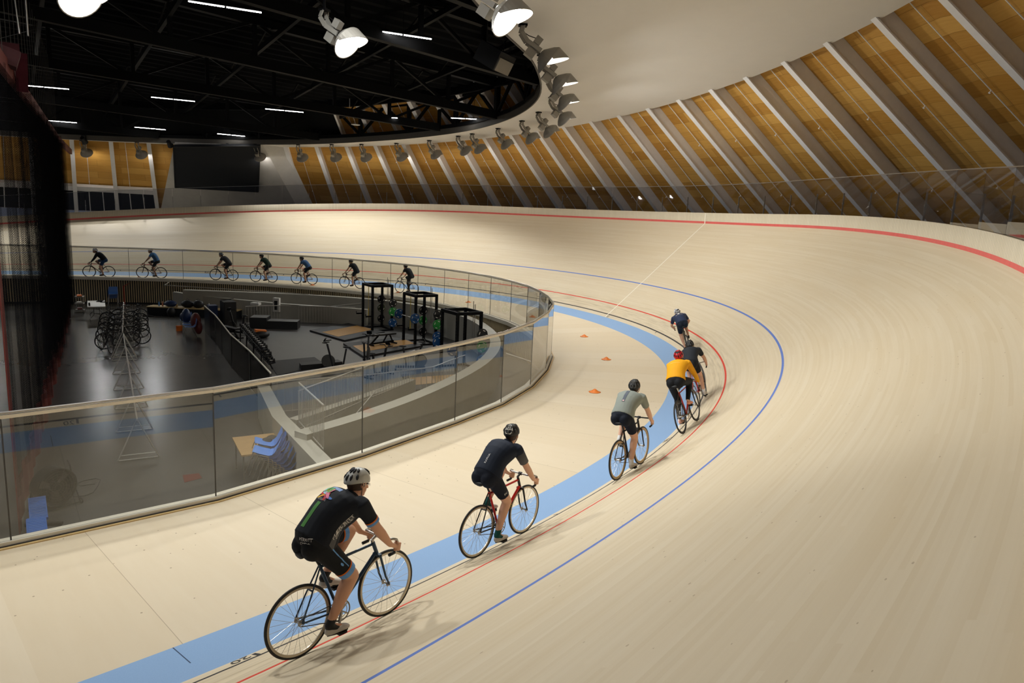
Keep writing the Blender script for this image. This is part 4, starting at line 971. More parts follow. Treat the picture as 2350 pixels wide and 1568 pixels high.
def fuse(mb, name, mt, parent, voxel, smooth_it=4, fac=0.5):
    """weld overlapping closed shapes into one continuous skin"""
    me = mb.mesh('tmp'); bm = bmesh.new(); bm.from_mesh(me); bmesh.ops.recalc_face_normals(bm, faces=bm.faces); bm.to_mesh(me); bm.free()
    o = bpy.data.objects.new('tmp', me); C.objects.link(o)
    r = o.modifiers.new('r', 'REMESH'); r.mode = 'VOXEL'; r.voxel_size = voxel; r.use_smooth_shade = True
    s_ = o.modifiers.new('s', 'SMOOTH'); s_.iterations = smooth_it; s_.factor = fac
    dg = bpy.context.evaluated_depsgraph_get(); dg.update(); m2 = bpy.data.meshes.new_from_object(o.evaluated_get(dg))
    bpy.data.objects.remove(o); bpy.data.meshes.remove(me)
    m2.name = name; m2.materials.clear(); m2.materials.append(mt)
    for p in m2.polygons: p.use_smooth = True
    q = bpy.data.objects.new(name, m2); C.objects.link(q); q.parent = parent; return q
def cloth(name, col, var=0.10, rough=0.75):
    return mat(name, col, rough, 0, var, 9, spec=0.25)
SKIN = mat('skin', srgb(222, 174, 146), 0.5, 0, 0.05, 14, spec=0.35)
SKIN2 = mat('skin_tanned', srgb(216, 164, 134), 0.5, 0, 0.05, 14, spec=0.35)
M_eye = mat('eye_dark', srgb(40, 34, 32), 0.3)
def hand(mb, grip, bd, out, scale=1.0):
    """fist wrapped round the bar: grip point, bar direction bd, out = side the palm comes from"""
    bd = Vector(bd).normalized(); out = Vector(out); out = (out-bd*out.dot(bd)).normalized(); w_ = bd.cross(out)
    g = Vector(grip)
    # palm
    pc = g+out*0.026
    cap_limb(mb, [pc-bd*0.030-w_*0.012, pc+bd*0.030-w_*0.012], [0.019, 0.021], 10)
    cap_limb(mb, [pc-bd*0.026+w_*0.010, pc+bd*0.026+w_*0.010], [0.017, 0.018], 10)
    for k, (o_, ln) in enumerate(((-0.033, 0.82), (-0.012, 0.97), (0.010, 1.0), (0.031, 0.92))):
        c = g+bd*o_; P = []
        for a in (20, 62, 108, 155, 205*ln): an = math.radians(a); P.append(c+out*math.cos(an)*0.025+w_*math.sin(an)*0.025)
        cap_limb(mb, P, [0.0098, 0.0092, 0.0088, 0.0082, 0.0075], 8)
    c = g+bd*0.038; P = []
    for a in (-10, -60, -115): an = math.radians(a); P.append(c+bd*0.006+out*math.cos(an)*0.027+w_*math.sin(an)*0.027)
    cap_limb(mb, P, [0.012, 0.0105, 0.009], 8)
    return pc
def make_rider(label, lean=45, phi=100, grip='drops', jersey=None, shorts=None, sleeve=0.5, leg=0.78, helmet=None, hair=None, skin=SKIN, sock=None, shoe=None, voxel=0.011, head_yaw=0, cuffs=None, headpitch=0, arch=0.05, sc_h=1.0, long_hair=None, extras=None, vent=None, hipx=0.0, shirt_len=0.0, onehand=None, glasses=False, bulk=1.05, ll=0.435):
    r = empty('person', label, 'person')
    LE = math.radians(lean); T = Vector((math.cos(LE), 0, math.sin(LE))); B = Vector((-math.sin(LE), 0, math.cos(LE))); Y = Vector((0, 1, 0))
    hip = SAD+Vector((0.02+hipx, 0, 0.085)); TL = 0.49*sc_h
    def spine(t): return hip+T*(TL*t)+B*(arch*math.sin(PI*min(max(t, 0), 1)))
    shc = spine(1.0)
    ph = math.radians(phi); ca = Vector((math.cos(ph), 0, -math.sin(ph)))
    J = {}
    for s in (-1, 1):
        dd = ca if s < 0 else -ca
        ped = BB+Y*(0.112*s)+dd*0.168
        up_ = max(0.0, -dd.z)
        heel = Vector((-0.155, 0, 0.035+0.05*(1-up_)))
        ank = ped+Vector((-0.125, 0, 0.105))+Vector((0, 0, 0.03*(1-up_)))
        h_ = hip+Y*(0.088*s)+Vector((0.0, 0, -0.01))
        kn, ank = ik(h_, ank, ll*sc_h, ll*sc_h, Vector((1, 0.10*s, 0.25)))
        J[s] = dict(hip=h_, knee=kn, ankle=ank, ped=ped)
        sh = shc+Y*(0.178*s*bulk)-T*0.02
        bp = bar_pts(s)
        if grip == 'drops': g = bp[6].lerp(bp[5], 0.4); bd = (bp[5]-bp[6]).normalized(); outv = Vector((-0.75, 0.35*s, 0.1))
        elif grip == 'hoods': g = bp[4]+Vector((0, 0, 0.005)); bd = (bp[4]-bp[3]).normalized(); outv = Vector((-0.1, 0.25*s, 1))
        else: g = bp[1].lerp(bp[2], 0.2); bd = Vector((0, s, 0)); outv = Vector((-0.7, 0, 0.7))
        if grip == 'tops': bd = Vector((0, 1, 0))*(-s)
        if bd.cross(Vector(outv)).length < 0.1: outv = Vector((0, s, 0.3))
        o2 = Vector(outv); o2 = (o2-bd*o2.dot(bd)).normalized()
        wrist = g+o2*0.05+Vector((-0.055, 0.012*s, 0.025))
        if grip == 'tops': wrist = g+Vector((-0.06, 0.0, 0.045))
        el, wrist = ik(sh, wrist, 0.285*sc_h, 0.262*sc_h, Vector((-0.25, 0.75*s, -0.75)))
        J[s].update(sh=sh, elbow=el, wrist=wrist, g=g, bd=bd, out=o2)
    # ---- body
    def torso(mb, t0, t1, inf=0.0, n=22):
        prof = [(-0.20, .085, .085), (-0.12, .140, .120), (0.0, .175, .135), (0.12, .172, .130), (0.28, .160, .122), (0.45, .164, .122), (0.62, .182, .126), (0.78, .198, .122), (0.90, .196, .106), (1.0, .150, .084), (1.06, .08, .06)]
        prof = [(a, b*bulk, c*bulk*(1+(bulk-1)*0.8)) for a, b, c in prof]
        rr = [p for p in prof if t0 <= p[0] <= t1]
        rings = []
        for t, a, b in rr:
            tt = (spine(min(t+0.05, 1.06))-spine(t-0.05)).normalized(); rings.append((spine(t) if 0 <= t <= 1 else hip+T*(TL*t), tt, Y, a+inf, b+inf))
        loft(mb, rings, n)
    def thigh(mb, s, f, inf=0.0, flat=False):
        j = J[s]; e = j['hip'].lerp(j['knee'], f); r1 = 0.088+(0.058-0.088)*f
        cap_limb(mb, [j['hip'], j['hip'].lerp(j['knee'], f*0.5), e], [0.092*bulk+inf, ((0.088+r1)/2+0.004)*bulk+inf, r1*bulk+inf], 16, flat1=flat)
    def upper(mb, s, f, inf=0.0, flat=False):
        j = J[s]; e = j['sh'].lerp(j['elbow'], f); r1 = 0.052+(0.040-0.052)*f
        cap_limb(mb, [j['sh']+Y*(-0.03*s), j['sh'], e], [0.062*bulk+inf, 0.060*bulk+inf, r1*bulk+inf], 14, flat1=flat)
    mb = MB(); torso(mb, -0.2, 1.06)
    for s in (-1, 1):
        j = J[s]; thigh(mb, s, 1.0)
        kn, an = j['knee'], j['ankle']; back = Vector((-0.35, 0, -0.1)).normalized()
        cap_limb(mb, [kn, kn.lerp(an, 0.28)+back*0.014, kn.lerp(an, 0.6)+back*0.006, an], [0.057*bulk, 0.058*bulk, 0.044*bulk, 0.034], 14)
        ft = (j['ped']+Vector((0.02, 0, 0.04))-an).normalized()
        cap_limb(mb, [an, an+ft*0.06, j['ped']+Vector((0.035, 0, 0.032))], [0.034, 0.034, 0.026], 10)
        upper(mb, s, 1.0)
        cap_limb(mb, [j['elbow'], j['elbow'].lerp(j['wrist'], 0.35), j['wrist']], [0.042*bulk, 0.042*bulk, 0.028], 12)
        pc = hand(mb, j['g'], j['bd']*(1 if j['bd'].z > -0.2 else -1), j['out'])
        cap_limb(mb, [j['wrist'], pc], [0.025, 0.020], 10)
        # buttock
        mb.ell(hip+Y*(0.075*s)+Vector((-0.045, 0, -0.025)), (0.115, 0.095, 0.105))
    # neck and head
    nb = shc+T*0.02+B*0.005
    hp = math.radians(headpitch); fw = Vector((math.cos(hp)*math.cos(math.radians(head_yaw)), math.sin(math.radians(head_yaw)), math.sin(hp))).normalized()
    hc = nb+T*0.068+Vector((0.035, 0, 0.066)); ux = Vector((0, 0, 1)); ux = (ux-fw*ux.dot(fw)).normalized(); sx = ux.cross(fw)
    HM = Matrix((fw, sx, ux)).transposed()
    H = lambda x, y, z: hc+HM @ Vector((x, y, z))
    cap_limb(mb, [nb-T*0.04, H(-0.02, 0, -0.07)], [0.066, 0.056], 14)
    mb.ell(H(-0.012, 0, 0.025), (0.098, 0.077, 0.100), HM, 18, 12)          # cranium
    mb.ell(H(0.035, 0, -0.045), (0.062, 0.058, 0.070), HM, 14, 10)          # face
    mb.ell(H(0.058, 0, -0.100), (0.030, 0.034, 0.026), HM, 10, 8)           # chin
    cap_limb(mb, [H(0.092, 0, 0.0), H(0.114, 0, -0.042)], [0.010, 0.015], 8)  # nose
    cap_limb(mb, [H(0.082, -0.028, 0.016), H(0.088, 0, 0.014), H(0.082, 0.028, 0.016)], [0.011, 0.012, 0.011], 8)  # brow
    cap_limb(mb, [H(0.092, -0.018, -0.075), H(0.096, 0, -0.074), H(0.092, 0.018, -0.075)], [0.006, 0.008, 0.006], 8)  # lips
    for s in (-1, 1):
        cap_limb(mb, [H(-0.006, s*0.079, 0.008), H(-0.010, s*0.084, -0.018), H(0.0, s*0.078, -0.036)], [0.011, 0.012, 0.009], 8)  # ears
    body = fuse(mb, 'body', skin, r, min(voxel, 0.009) if voxel < 0.013 else voxel, 3)
    for s in (-1, 1):
        e = MB(); e.ell(H(0.082, s*0.030, -0.004), (0.011, 0.013, 0.008), HM, 10, 6); e.build('eye', M_eye, r, smooth=True)
    # ---- clothes
    mb = MB(); inf = 0.010
    for s in (-1, 1):
        thigh(mb, s, leg if leg <= 1 else 1.0, inf, flat=(leg <= 1)); mb.ell(hip+Y*(0.075*s)+Vector((-0.045, 0, -0.025)), (0.125, 0.105, 0.115))
        if leg > 1:
            kn, an = J[s]['knee'], J[s]['ankle']; back = Vector((-0.35, 0, -0.1)).normalized()
            cap_limb(mb, [kn, kn.lerp(an, 0.28)+back*0.014, kn.lerp(an, 0.6)+back*0.006, an], [0.066, 0.065, 0.052, 0.043], 14, flat1=True)
    torso(mb, -0.2, 0.2, inf)
    fuse(mb, 'shorts' if leg <= 1 else 'tights', shorts, r, voxel, 3)
    mb = MB(); inf = 0.016; torso(mb, -0.001 if shirt_len == 0 else -0.13, 1.0, inf)
    for s in (-1, 1):
        upper(mb, s, sleeve if sleeve <= 1 else 1.0, 0.012, flat=(sleeve <= 1))
        if sleeve > 1: cap_limb(mb, [J[s]['elbow'], J[s]['elbow'].lerp(J[s]['wrist'], .35), J[s]['elbow'].lerp(J[s]['wrist'], .97)], [0.052, 0.051, 0.037], 12, flat1=True)
    cap_limb(mb, [nb-T*0.05, nb+T*0.035+Vector((0, 0, .015))], [0.085, 0.066], 14, flat1=True)
    fuse(mb, 'jersey', jersey, r, voxel, 3)
    if cuffs:
        for s in (-1, 1):
            for (f0, f1, mt_) in cuffs['arm']:
                c_ = MB(); a, b = J[s]['sh'], J[s]['elbow']; rr = lambda f: (0.052-0.012*f)*bulk+0.0155
                c_.tube([a.lerp(b, f0), a.lerp(b, f1)], [rr(f0), rr(f1)], 20); c_.build('sleeve_band', mt_, r, smooth=False)
            for (f0, f1, mt_) in cuffs['leg']:
                c_ = MB(); a, b = J[s]['hip'], J[s]['knee']; rr = lambda f: (0.088-0.030*f)*bulk+0.0145
                c_.tube([a.lerp(b, f0), a.lerp(b, f1)], [rr(f0), rr(f1)], 20); c_.build('leg_band', mt_, r, smooth=False)
    for s in (-1, 1):
        j = J[s]; kn, an, ped = j['knee'], j['ankle'], j['ped']
        if sock and leg <= 1:
            mb = MB(); cap_limb(mb, [kn.lerp(an, sock[1]), an], [0.041, 0.040], 12, flat0=True); cap_limb(mb, [an, ped+Vector((-0.02, 0, 0.045))], [0.040, 0.036], 10); fuse(mb, 'sock', sock[0], r, voxel*0.9, 2)
        mb = MB(); d = (ped+Vector((0.075, 0, 0.030))-(an+Vector((-0.045, 0, -0.055)))).normalized(); hl = an+Vector((-0.040, 0, -0.050)); te = ped+Vector((0.085, 0, 0.028))
        rg = []
        for f, a, b in ((0, .018, .02), (0.06, .030, .036), (0.2, .035, .046), (0.4, .036, .042), (0.62, .043, .032), (0.8, .045, .027), (0.93, .036, .021), (1.0, .018, .012)):
            rg.append((hl.lerp(te, f)+Vector((0, 0, b*0.25)), d, Y, a, b))
        loft(mb, rg, 14); so = mb.build('shoe', shoe or M_black, r, smooth=True)
        mb = MB(); mb.tube([hl+Vector((0.02, 0, -0.028)), hl.lerp(te, .5)+Vector((0, 0, -0.03)), te+Vector((-0.02, 0, -0.016))], [0.014, 0.02, 0.02], 8); mb.build('sole', M_black, so)
    # ---- hair and helmet
    if hair:
        mb = MB(); mb.ell(H(-0.022, 0, 0.012), (0.098, 0.081, 0.098), HM, 16, 10); cap_limb(mb, [H(-0.06, 0, -0.03), H(-0.058, 0, -0.06)], [0.052, 0.040], 12)
        if long_hair:
            cap_limb(mb, [H(-0.07, 0, -0.03), H(-0.10, 0, -0.12), H(-0.16, 0.01, -0.22)], [0.045, 0.040, 0.018], 12)
        fuse(mb, 'hair', hair, r, voxel, 2)
    hm = helmet or M_black
    mb = MB(); n1, n2 = 28, 12; vs = []; fs = []
    for i in range(n2+1):
        th = math.radians(4+i*(98-4)/n2)
        for k in range(n1):
            a = 2*PI*k/n1; x, y, z = math.sin(th)*math.cos(a), math.sin(th)*math.sin(a), math.cos(th)
            rx = 0.135 if x < 0 else 0.128
            drop = 0.028*max(0, -x)**2
            ridge = 1.0+0.035*math.cos(a*7)*math.sin(th)*(1 if z > 0.05 else 0.3)
            vs.append(H(-0.012+x*rx*ridge, y*0.100*ridge, 0.036+z*0.112*(1+0.01*math.cos(a*5))-drop))
    m0 = len(vs)
    for i in range(n1):
        a = 2*PI*i/n1; th = math.radians(98); x, y, z = math.sin(th)*math.cos(a), math.sin(th)*math.sin(a), math.cos(th)
        vs.append(H(-0.012+x*0.112, y*0.083, 0.040+z*0.10-0.028*max(0, -x)**2))
    for i in range(n2):
        for k in range(n1): fs.append((i*n1+k, (i+1)*n1+k, (i+1)*n1+(k+1) % n1, i*n1+(k+1) % n1))
    for k in range(n1): fs.append((n2*n1+k, m0+k, m0+(k+1) % n1, n2*n1+(k+1) % n1))
    fs.append(tuple(range(n1)))
    mb.add(vs, fs); hel = mb.build('helmet', hm, r, smooth=True)
    # dark vent slots between the helmet ribs
    mb = MB()
    def hs(az, th, k=1.0):
        a = math.radians(az); t = math.radians(th); x, y, z = math.sin(t)*math.cos(a), math.sin(t)*math.sin(a), math.cos(t)
        return H(-0.012+x*(0.135 if x < 0 else 0.128)*k, y*0.100*k, 0.036+z*0.112*k-0.028*max(0, -x)**2)
    for az in (180, 152, 208, 122, 238, 30, -30, 0):
        for t0, t1 in ((20, 46), (54, 80)) if az not in (0, 30, -30) else ((26, 62),):
            P = [hs(az, t0+(t1-t0)*f, 0.992) for f in (0, .33, .66, 1)]; mb.tube(P, [0.006, 0.013, 0.013, 0.006], 8)
    mb.build('vent_slots', M_black if hm is not M_black else M_fixture_dark, hel)
    if vent:   # pale frame round the rear vents
        mb = MB(); P = [hs(158, 30, 1.03), hs(180, 24, 1.03), hs(202, 30, 1.03), hs(212, 62, 1.04), hs(198, 78, 1.04), hs(162, 78, 1.04), hs(148, 62, 1.04)]
        mb.tube(P, 0.0065, 8, closed=True); mb.tube([hs(172, 30, 1.04), hs(170, 52, 1.05)], 0.005, 6); mb.tube([hs(188, 30, 1.04), hs(190, 52, 1.05)], 0.005, 6); mb.tube([hs(152, 56, 1.04), hs(180, 54, 1.05), hs(208, 56, 1.04)], 0.005, 6); mb.build('rear_vent_frame', vent, hel)
    mb = MB()
    for s in (-1, 1): mb.tube([hs(95*s, 92, 0.98), H(0.0, s*0.072, -0.055), H(0.035, s*0.03, -0.118), H(0.037, 0, -0.125)], 0.004, 6)
    mb.build('helmet_strap', M_black, hel)
    if glasses:
        mb = MB(); mb.tube([H(0.0, -0.082, 0.0), H(0.085, -0.062, 0.0), H(0.105, -0.03, -0.004), H(0.108, 0, 0.0), H(0.105, 0.03, -0.004), H(0.085, 0.062, 0.0), H(0.0, 0.082, 0.0)], 0.0035, 6)
        g_ = mb.build('glasses', M_steel, r)
        mb = MB()
        for s in (-1, 1): mb.ell(H(0.101, s*0.036, -0.008), (0.003, 0.028, 0.019), HM, 12, 6)
        mb.build('lens', glass_mat('clear_lens', (0.9, 0.9, 0.9)), g_)
    if extras: extras(r, dict(J=J, spine=spine, T=T, B=B, Y=Y, H=H, hip=hip, TL=TL))
    return r
def patch(name, mt, parent, target, pts, off=0.003):
    """thin badge laid on a garment: points snapped onto the cloth surface"""
    dg = bpy.context.evaluated_depsgraph_get()
    vs = []
    for p in pts[0]:
        ok, co, nm, ix = target.closest_point_on_mesh(p); vs.append(co+nm*off if ok else p)
    mb = MB(); mb.add(vs, pts[1]); return mb.build(name, mt, parent, fix=False)
def child(r, nm): return [c for c in r.children if c.name.split('.')[0] == nm][0]
def grid_pts(o, a, b, n, k):
    vs = [o+a*(i/n)+b*(j/k) for i in range(n+1) for j in range(k+1)]
    fs = [(i*(k+1)+j, (i+1)*(k+1)+j, (i+1)*(k+1)+j+1, i*(k+1)+j+1) for i in range(n) for j in range(k)]
    return vs, fs
def lettering(txt, size, o, right, up):
    vs, fs = text_poly(txt, size); return [o+right*p.x+up*p.y for p in vs], fs
def place(o_list, s0, u0, s1, u1, lean=0.0, roll_up=None, lift=0.0):
    a = surf(s0, u0); b = surf(s1, u1); mid = (a+b)/2; t = (b-a).normalized(); z = Vector((0, 0, 1)); left = z.cross(t).normalized()
    th = math.radians(lean); up = (t.cross(left))
    up = (z-t*z.dot(t)).normalized(); upv = up*math.cos(th)+left*math.sin(th); lf = upv.cross(t).normalized()
    m_ = Matrix((t, lf, upv)).transposed().to_4x4(); m_.translation = mid+upv*lift
    for o in o_list: o.matrix_world = m_
J_navy = cloth('navy_jersey', srgb(26, 34, 50)); J_black = cloth('black_lycra', srgb(22, 24, 28)); J_ink = cloth('dark_navy_lycra', srgb(18, 24, 38))
J_grey = cloth('sage_grey_jersey', srgb(140, 146, 138), 0.06); J_yellow = cloth('yellow_jersey', srgb(236, 166, 26), 0.05); J_tee = cloth('charcoal_tee', srgb(40, 44, 50)); J_navy2 = cloth('faded_navy_jersey', srgb(46, 58, 88))
J_bluesky = cloth('sky_blue_jersey', srgb(84, 138, 198)); J_green = cloth('dark_green_jersey', srgb(24, 52, 38)); J_char = cloth('charcoal_jersey', srgb(48, 48, 54)); J_mid = cloth('mid_blue_jersey', srgb(70, 108, 160))
M_lightblue = cloth('pale_blue_cuff', srgb(110, 160, 220)); M_orange = cloth('orange_band', srgb(232, 116, 36)); M_greenstripe = cloth('green_stripe', srgb(84, 140, 72)); M_whitecloth = cloth('white_cloth', srgb(224, 222, 218), 0.04)
M_hair_d = mat('brown_hair', srgb(62, 44, 34), 0.7); M_hair_b = mat('blond_hair', srgb(190, 160, 104), 0.7); M_greyshoe = mat('pale_shoe', srgb(206, 200, 192), 0.45); M_red_helmet = mat('red_helmet', srgb(190, 20, 34), 0.3); M_white_helmet = mat('white_helmet', srgb(222, 222, 226), 0.35); M_teal = cloth('teal_sock', srgb(24, 84, 80)); M_peach = mat('peach_shoe', srgb(226, 148, 118), 0.5); M_sidegrey = cloth('grey_side_panel', srgb(92, 92, 94))
M_greenhel = mat('olive_helmet', srgb(120, 150, 60), 0.35); M_silver_helmet = mat('silver_helmet', srgb(196, 196, 190), 0.35); M_navy_helmet = mat('navy_helmet', srgb(36, 50, 84), 0.35); M_grey_helmet = mat('grey_helmet', srgb(130, 138, 144), 0.4)
F_blue = mat('petrol_frame', srgb(34, 60, 84), 0.3, 0.2); F_red = mat('red_frame', srgb(200, 34, 24), 0.3); F_black = mat('black_frame', srgb(30, 28, 26), 0.35, 0.3); F_steel = mat('bronze_grey_frame', srgb(86, 74, 62), 0.35, 0.4); F_brown = mat('copper_frame', srgb(110, 66, 44), 0.35, 0.3)
RIM_s = mat('silver_rim', srgb(196, 184, 164), 0.35, 0.5); RIM_b = mat('black_rim', srgb(26, 26, 28), 0.4); RIM_t = mat('tan_sidewall_rim', srgb(186, 160, 120), 0.5)
M_yellowtext = mat('yellow_lettering', srgb(240, 196, 40), 0.5)
def ex1(r, q):
    jr = child(r, 'jersey'); sh = child(r, 'shorts'); T, B, Y, sp = q['T'], q['B'], q['Y'], q['spine']
    # green stripe down the back, colourful splash between the shoulders, grey side panel with lettering
    def back(t, y): return sp(t)+B*0.2+Y*y
    st = [back(0.04+0.52*i/14, y) for i in range(15) for y in (0.040, 0.022, 0.004, -0.014)]
    fs = [(i*4+j, (i+1)*4+j, (i+1)*4+j+1, i*4+j+1) for i in range(14) for j in range(3)]
    patch('green_back_stripe', M_greenstripe, jr, jr, (st, fs), 0.003)
    random.seed(11)
    cols = [srgb(220, 70, 120), srgb(240, 190, 60), srgb(90, 140, 220), srgb(200, 60, 60), srgb(170, 210, 230), srgb(240, 140, 170), srgb(120, 180, 90)]
    for k, c_ in enumerate(cols):
        vs = []; fs = []
        for j in range(2):
            t = 0.66+0.24*random.random(); y = -0.05+0.14*random.random(); a = random.random()*PI; w_, h_ = 0.016+0.012*random.random(), 0.050
            o = len(vs)
            for i in range(5):
                for e in (-1, 1): vs.append(sp(t)+B*0.2+Y*y+(T*math.cos(a)+Y*math.sin(a))*h_*(i/4-.5)*2+(Y*math.cos(a)-T*math.sin(a))*w_*e*math.sin(PI*(0.15+0.7*i/4)))
            fs += [(o+i*2, o+i*2+2, o+i*2+3, o+i*2+1) for i in range(4)]
        patch('colour_splash', cloth('splash_%d' % k, c_), jr, jr, (vs, fs), 0.004+0.0006*k)
    # pale shoulder yoke
    vs = [sp(0.93+0.09*i/3)+B*0.2+Y*(0.075-0.15*j/8) for i in range(4) for j in range(9)]
    patch('collar_yoke', cloth('yoke_blue', srgb(150, 176, 222)), jr, jr, (vs, [(i*9+j, (i+1)*9+j, (i+1)*9+j+1, i*9+j+1) for i in range(3) for j in range(8)]))
    vs = [sp(0.05+0.62*i/12)-Y*0.3+B*(-0.055+(0.03+0.04*(1-i/12))*(j/3*2-1)) for i in range(13) for j in range(4)]
    patch('side_panel', M_sidegrey, jr, jr, (vs, [(i*4+j, (i+1)*4+j, (i+1)*4+j+1, i*4+j+1) for i in range(12) for j in range(3)]), 0.002)
    for k, (w_, s_, o_) in enumerate((('MERRITT', 0.06, (0.20, -0.035)), ('CYCLE', 0.06, (0.26, -0.085)))):
        patch('side_lettering', M_whitecloth, jr, jr, lettering('IIIIIII' if False else w_, s_, sp(o_[0])-Y*0.3+B*(o_[1]), T, B), 0.0045)
    patch('back_lettering', M_whitecloth, jr, jr, lettering('CYCLING', 0.030, sp(0.60)+B*0.2+Y*0.075, -Y, T), 0.005)
    patch('hip_lettering', M_whitecloth, sh, sh, lettering('MERRITT', 0.032, q['hip']+Vector((-0.14, -0.02, 0.075)), Vector((0.35, -0.93, 0)), Vector((0.2, 0, 1)).normalized()), 0.012)
    patch('hip_lettering', M_whitecloth, sh, sh, lettering('CYCLE', 0.032, q['hip']+Vector((-0.14, -0.03, 0.040)), Vector((0.35, -0.93, 0)), Vector((0.2, 0, 1)).normalized()), 0.012)
    h, k = q['J'][-1]['hip'], q['J'][-1]['knee']; d = (k-h).normalized(); up = d.cross(Y)*-1
    vs = [h+d*0.02*i-Y*0.2+up*(-0.045-0.010*(j*2-1)) for i in range(3, 17) for j in (0, 1)]
    patch('pale_blue_line', M_lightblue, sh, sh, (vs, [(i*2, i*2+2, i*2+3, i*2+1) for i in range(13)]), 0.004)
    patch('thigh_badge', M_lightblue, sh, sh, ([h+d*(0.24+0.022*math.cos(2*PI*i/12))-Y*0.2+up*(0.012+0.026*math.sin(2*PI*i/12)) for i in range(12)], [tuple(range(12))]), 0.005)
def ex2(r, q):
    jr = child(r, 'jersey'); sh = child(r, 'shorts'); T, B, Y, sp = q['T'], q['B'], q['Y'], q['spine']
    patch('back_lettering', M_whitecloth, jr, jr, lettering('RAPHA', 0.045, sp(0.10)+B*0.2-Y*0.03, T, Y), 0.004)
    h, k = q['J'][-1]['hip'], q['J'][-1]['knee']; d = (k-h).normalized(); up = d.cross(Y)*-1
    patch('thigh_lettering', M_whitecloth, sh, sh, lettering('RAPHA', 0.048, h+d*0.285-Y*0.2-up*0.055, up, -d), 0.004)
    for s in (-1, 1):
        a, b = q['J'][s]['sh'], q['J'][s]['elbow']; c_ = MB(); c_.tube([a.lerp(b, 0.18), a.lerp(b, 0.5), a.lerp(b, 0.76)], [0.070, 0.064, 0.060], 20); c_.build('grey_sleeve', M_sidegrey, r, smooth=True)
    vs = [q['J'][-1]['knee'].lerp(q['J'][-1]['ankle'], 0.0)]
def ex3(r, q):
    jr = child(r, 'jersey'); T, B, Y, sp = q['T'], q['B'], q['Y'], q['spine']
    vs = [sp(0.34+0.62*i/14)+B*0.2+Y*(0.030-0.06*j/4) for i in range(15) for j in range(5)]
    patch('grey_back_stripe', cloth('slate_stripe', srgb(92, 98, 108)), jr, jr, (vs, [(i*5+j, (i+1)*5+j, (i+1)*5+j+1, i*5+j+1) for i in range(14) for j in range(4)]), 0.003)
    patch('back_badge', cloth('pink_badge', srgb(230, 190, 190)), jr, jr, ([sp(0.38)+B*0.2+T*0.016*math.cos(2*PI*i/10)+Y*0.018*math.sin(2*PI*i/10) for i in range(10)], [tuple(range(10))]), 0.006)
    vs = [sp(0.06+0.16*j/1+0.06*math.sin(i))+B*0.2 for i in range(1) for j in range(1)]
def ex4(r, q):
    jr = child(r, 'jersey'); T, B, Y, sp = q['T'], q['B'], q['Y'], q['spine']
    vs = [sp(0.70+0.03*(j*2-1)*0.5)+B*0.2+Y*(0.14-0.28*i/14) for i in range(15) for j in (0, 1)]
    patch('reflective_band', cloth('pale_gold_band', srgb(244, 200, 96)), jr, jr, (vs, [(i*2, i*2+2, i*2+3, i*2+1) for i in range(14)]), 0.003)
def ex6(r, q):
    jr = child(r, 'jersey'); T, B, Y, sp = q['T'], q['B'], q['Y'], q['spine']
    vs = [sp(0.72-0.10*abs(i/12-.5)*2+0.02*(j*2-1))+B*0.2+Y*(0.15-0.30*i/12) for i in range(13) for j in (0, 1)]
    patch('cream_chest_band', cloth('cream_band', srgb(200, 180, 160)), jr, jr, (vs, [(i*2, i*2+2, i*2+3, i*2+1) for i in range(12)]), 0.003)
    vs = [sp(0.74+0.22*i/5)+B*0.2+Y*(0.035-0.07*j/3) for i in range(6) for j in range(4)]
    patch('pale_back_panel', M_whitecloth, jr, jr, (vs, [(i*4+j, (i+1)*4+j, (i+1)*4+j+1, i*4+j+1) for i in range(5) for j in range(3)]), 0.003)
R_ = []
def team(rl, bl, pos, lean, bike, rider):
    b = make_bike(bl, **bike); p = make_rider(rl, **rider); place([b, p], *pos, lean=lean); return b, p
arm1 = [(0.60, 0.64, M_orange), (0.645, 0.74, M_lightblue)]; leg1 = [(0.72, 0.745, M_orange), (0.75, 0.86, M_lightblue)]
team('person in black kit with green back stripe and white helmet, nearest rider', 'dark petrol-blue track bicycle ridden by the nearest rider in black',
     (120.08, 0.97, 121.08, 0.93), 4, dict(cols=dict(frame=F_blue, rim=RIM_s, post=M_black, stem=M_steel, bar=M_steel, tape=7, silver=True), phi=108),
     dict(lean=37, ll=0.475, bulk=1.17, phi=108, jersey=cloth('black_navy_jersey', srgb(26, 30, 38)), shorts=J_black, sleeve=0.66, leg=0.76, helmet=M_silver_helmet, hair=M_hair_d, sock=(M_black, 0.80), shoe=M_greyshoe, cuffs=dict(arm=arm1, leg=leg1), extras=ex1, headpitch=-12, glasses=True, skin=SKIN2, voxel=0.010, arch=0.055))
team('person in dark navy kit with grey sleeves, second rider from the camera', 'black and red track bicycle with yellow down tube lettering, second from the camera',
     (123.05, 0.25, 124.1, 0.22), 3, dict(cols=dict(frame=F_red, fork=F_black, stays=F_black, rim=RIM_s, bar=M_steel, tape=4, silver=True), phi=100, text=('MARINONI', M_yellowtext)),
     dict(lean=37, ll=0.45, phi=100, jersey=J_navy, shorts=J_ink, sleeve=0.76, leg=0.76, helmet=M_black, hair=M_hair_d, sock=(M_teal, 0.66), shoe=M_greyshoe, extras=ex2, vent=M_white, headpitch=-5, head_yaw=18, voxel=0.011))
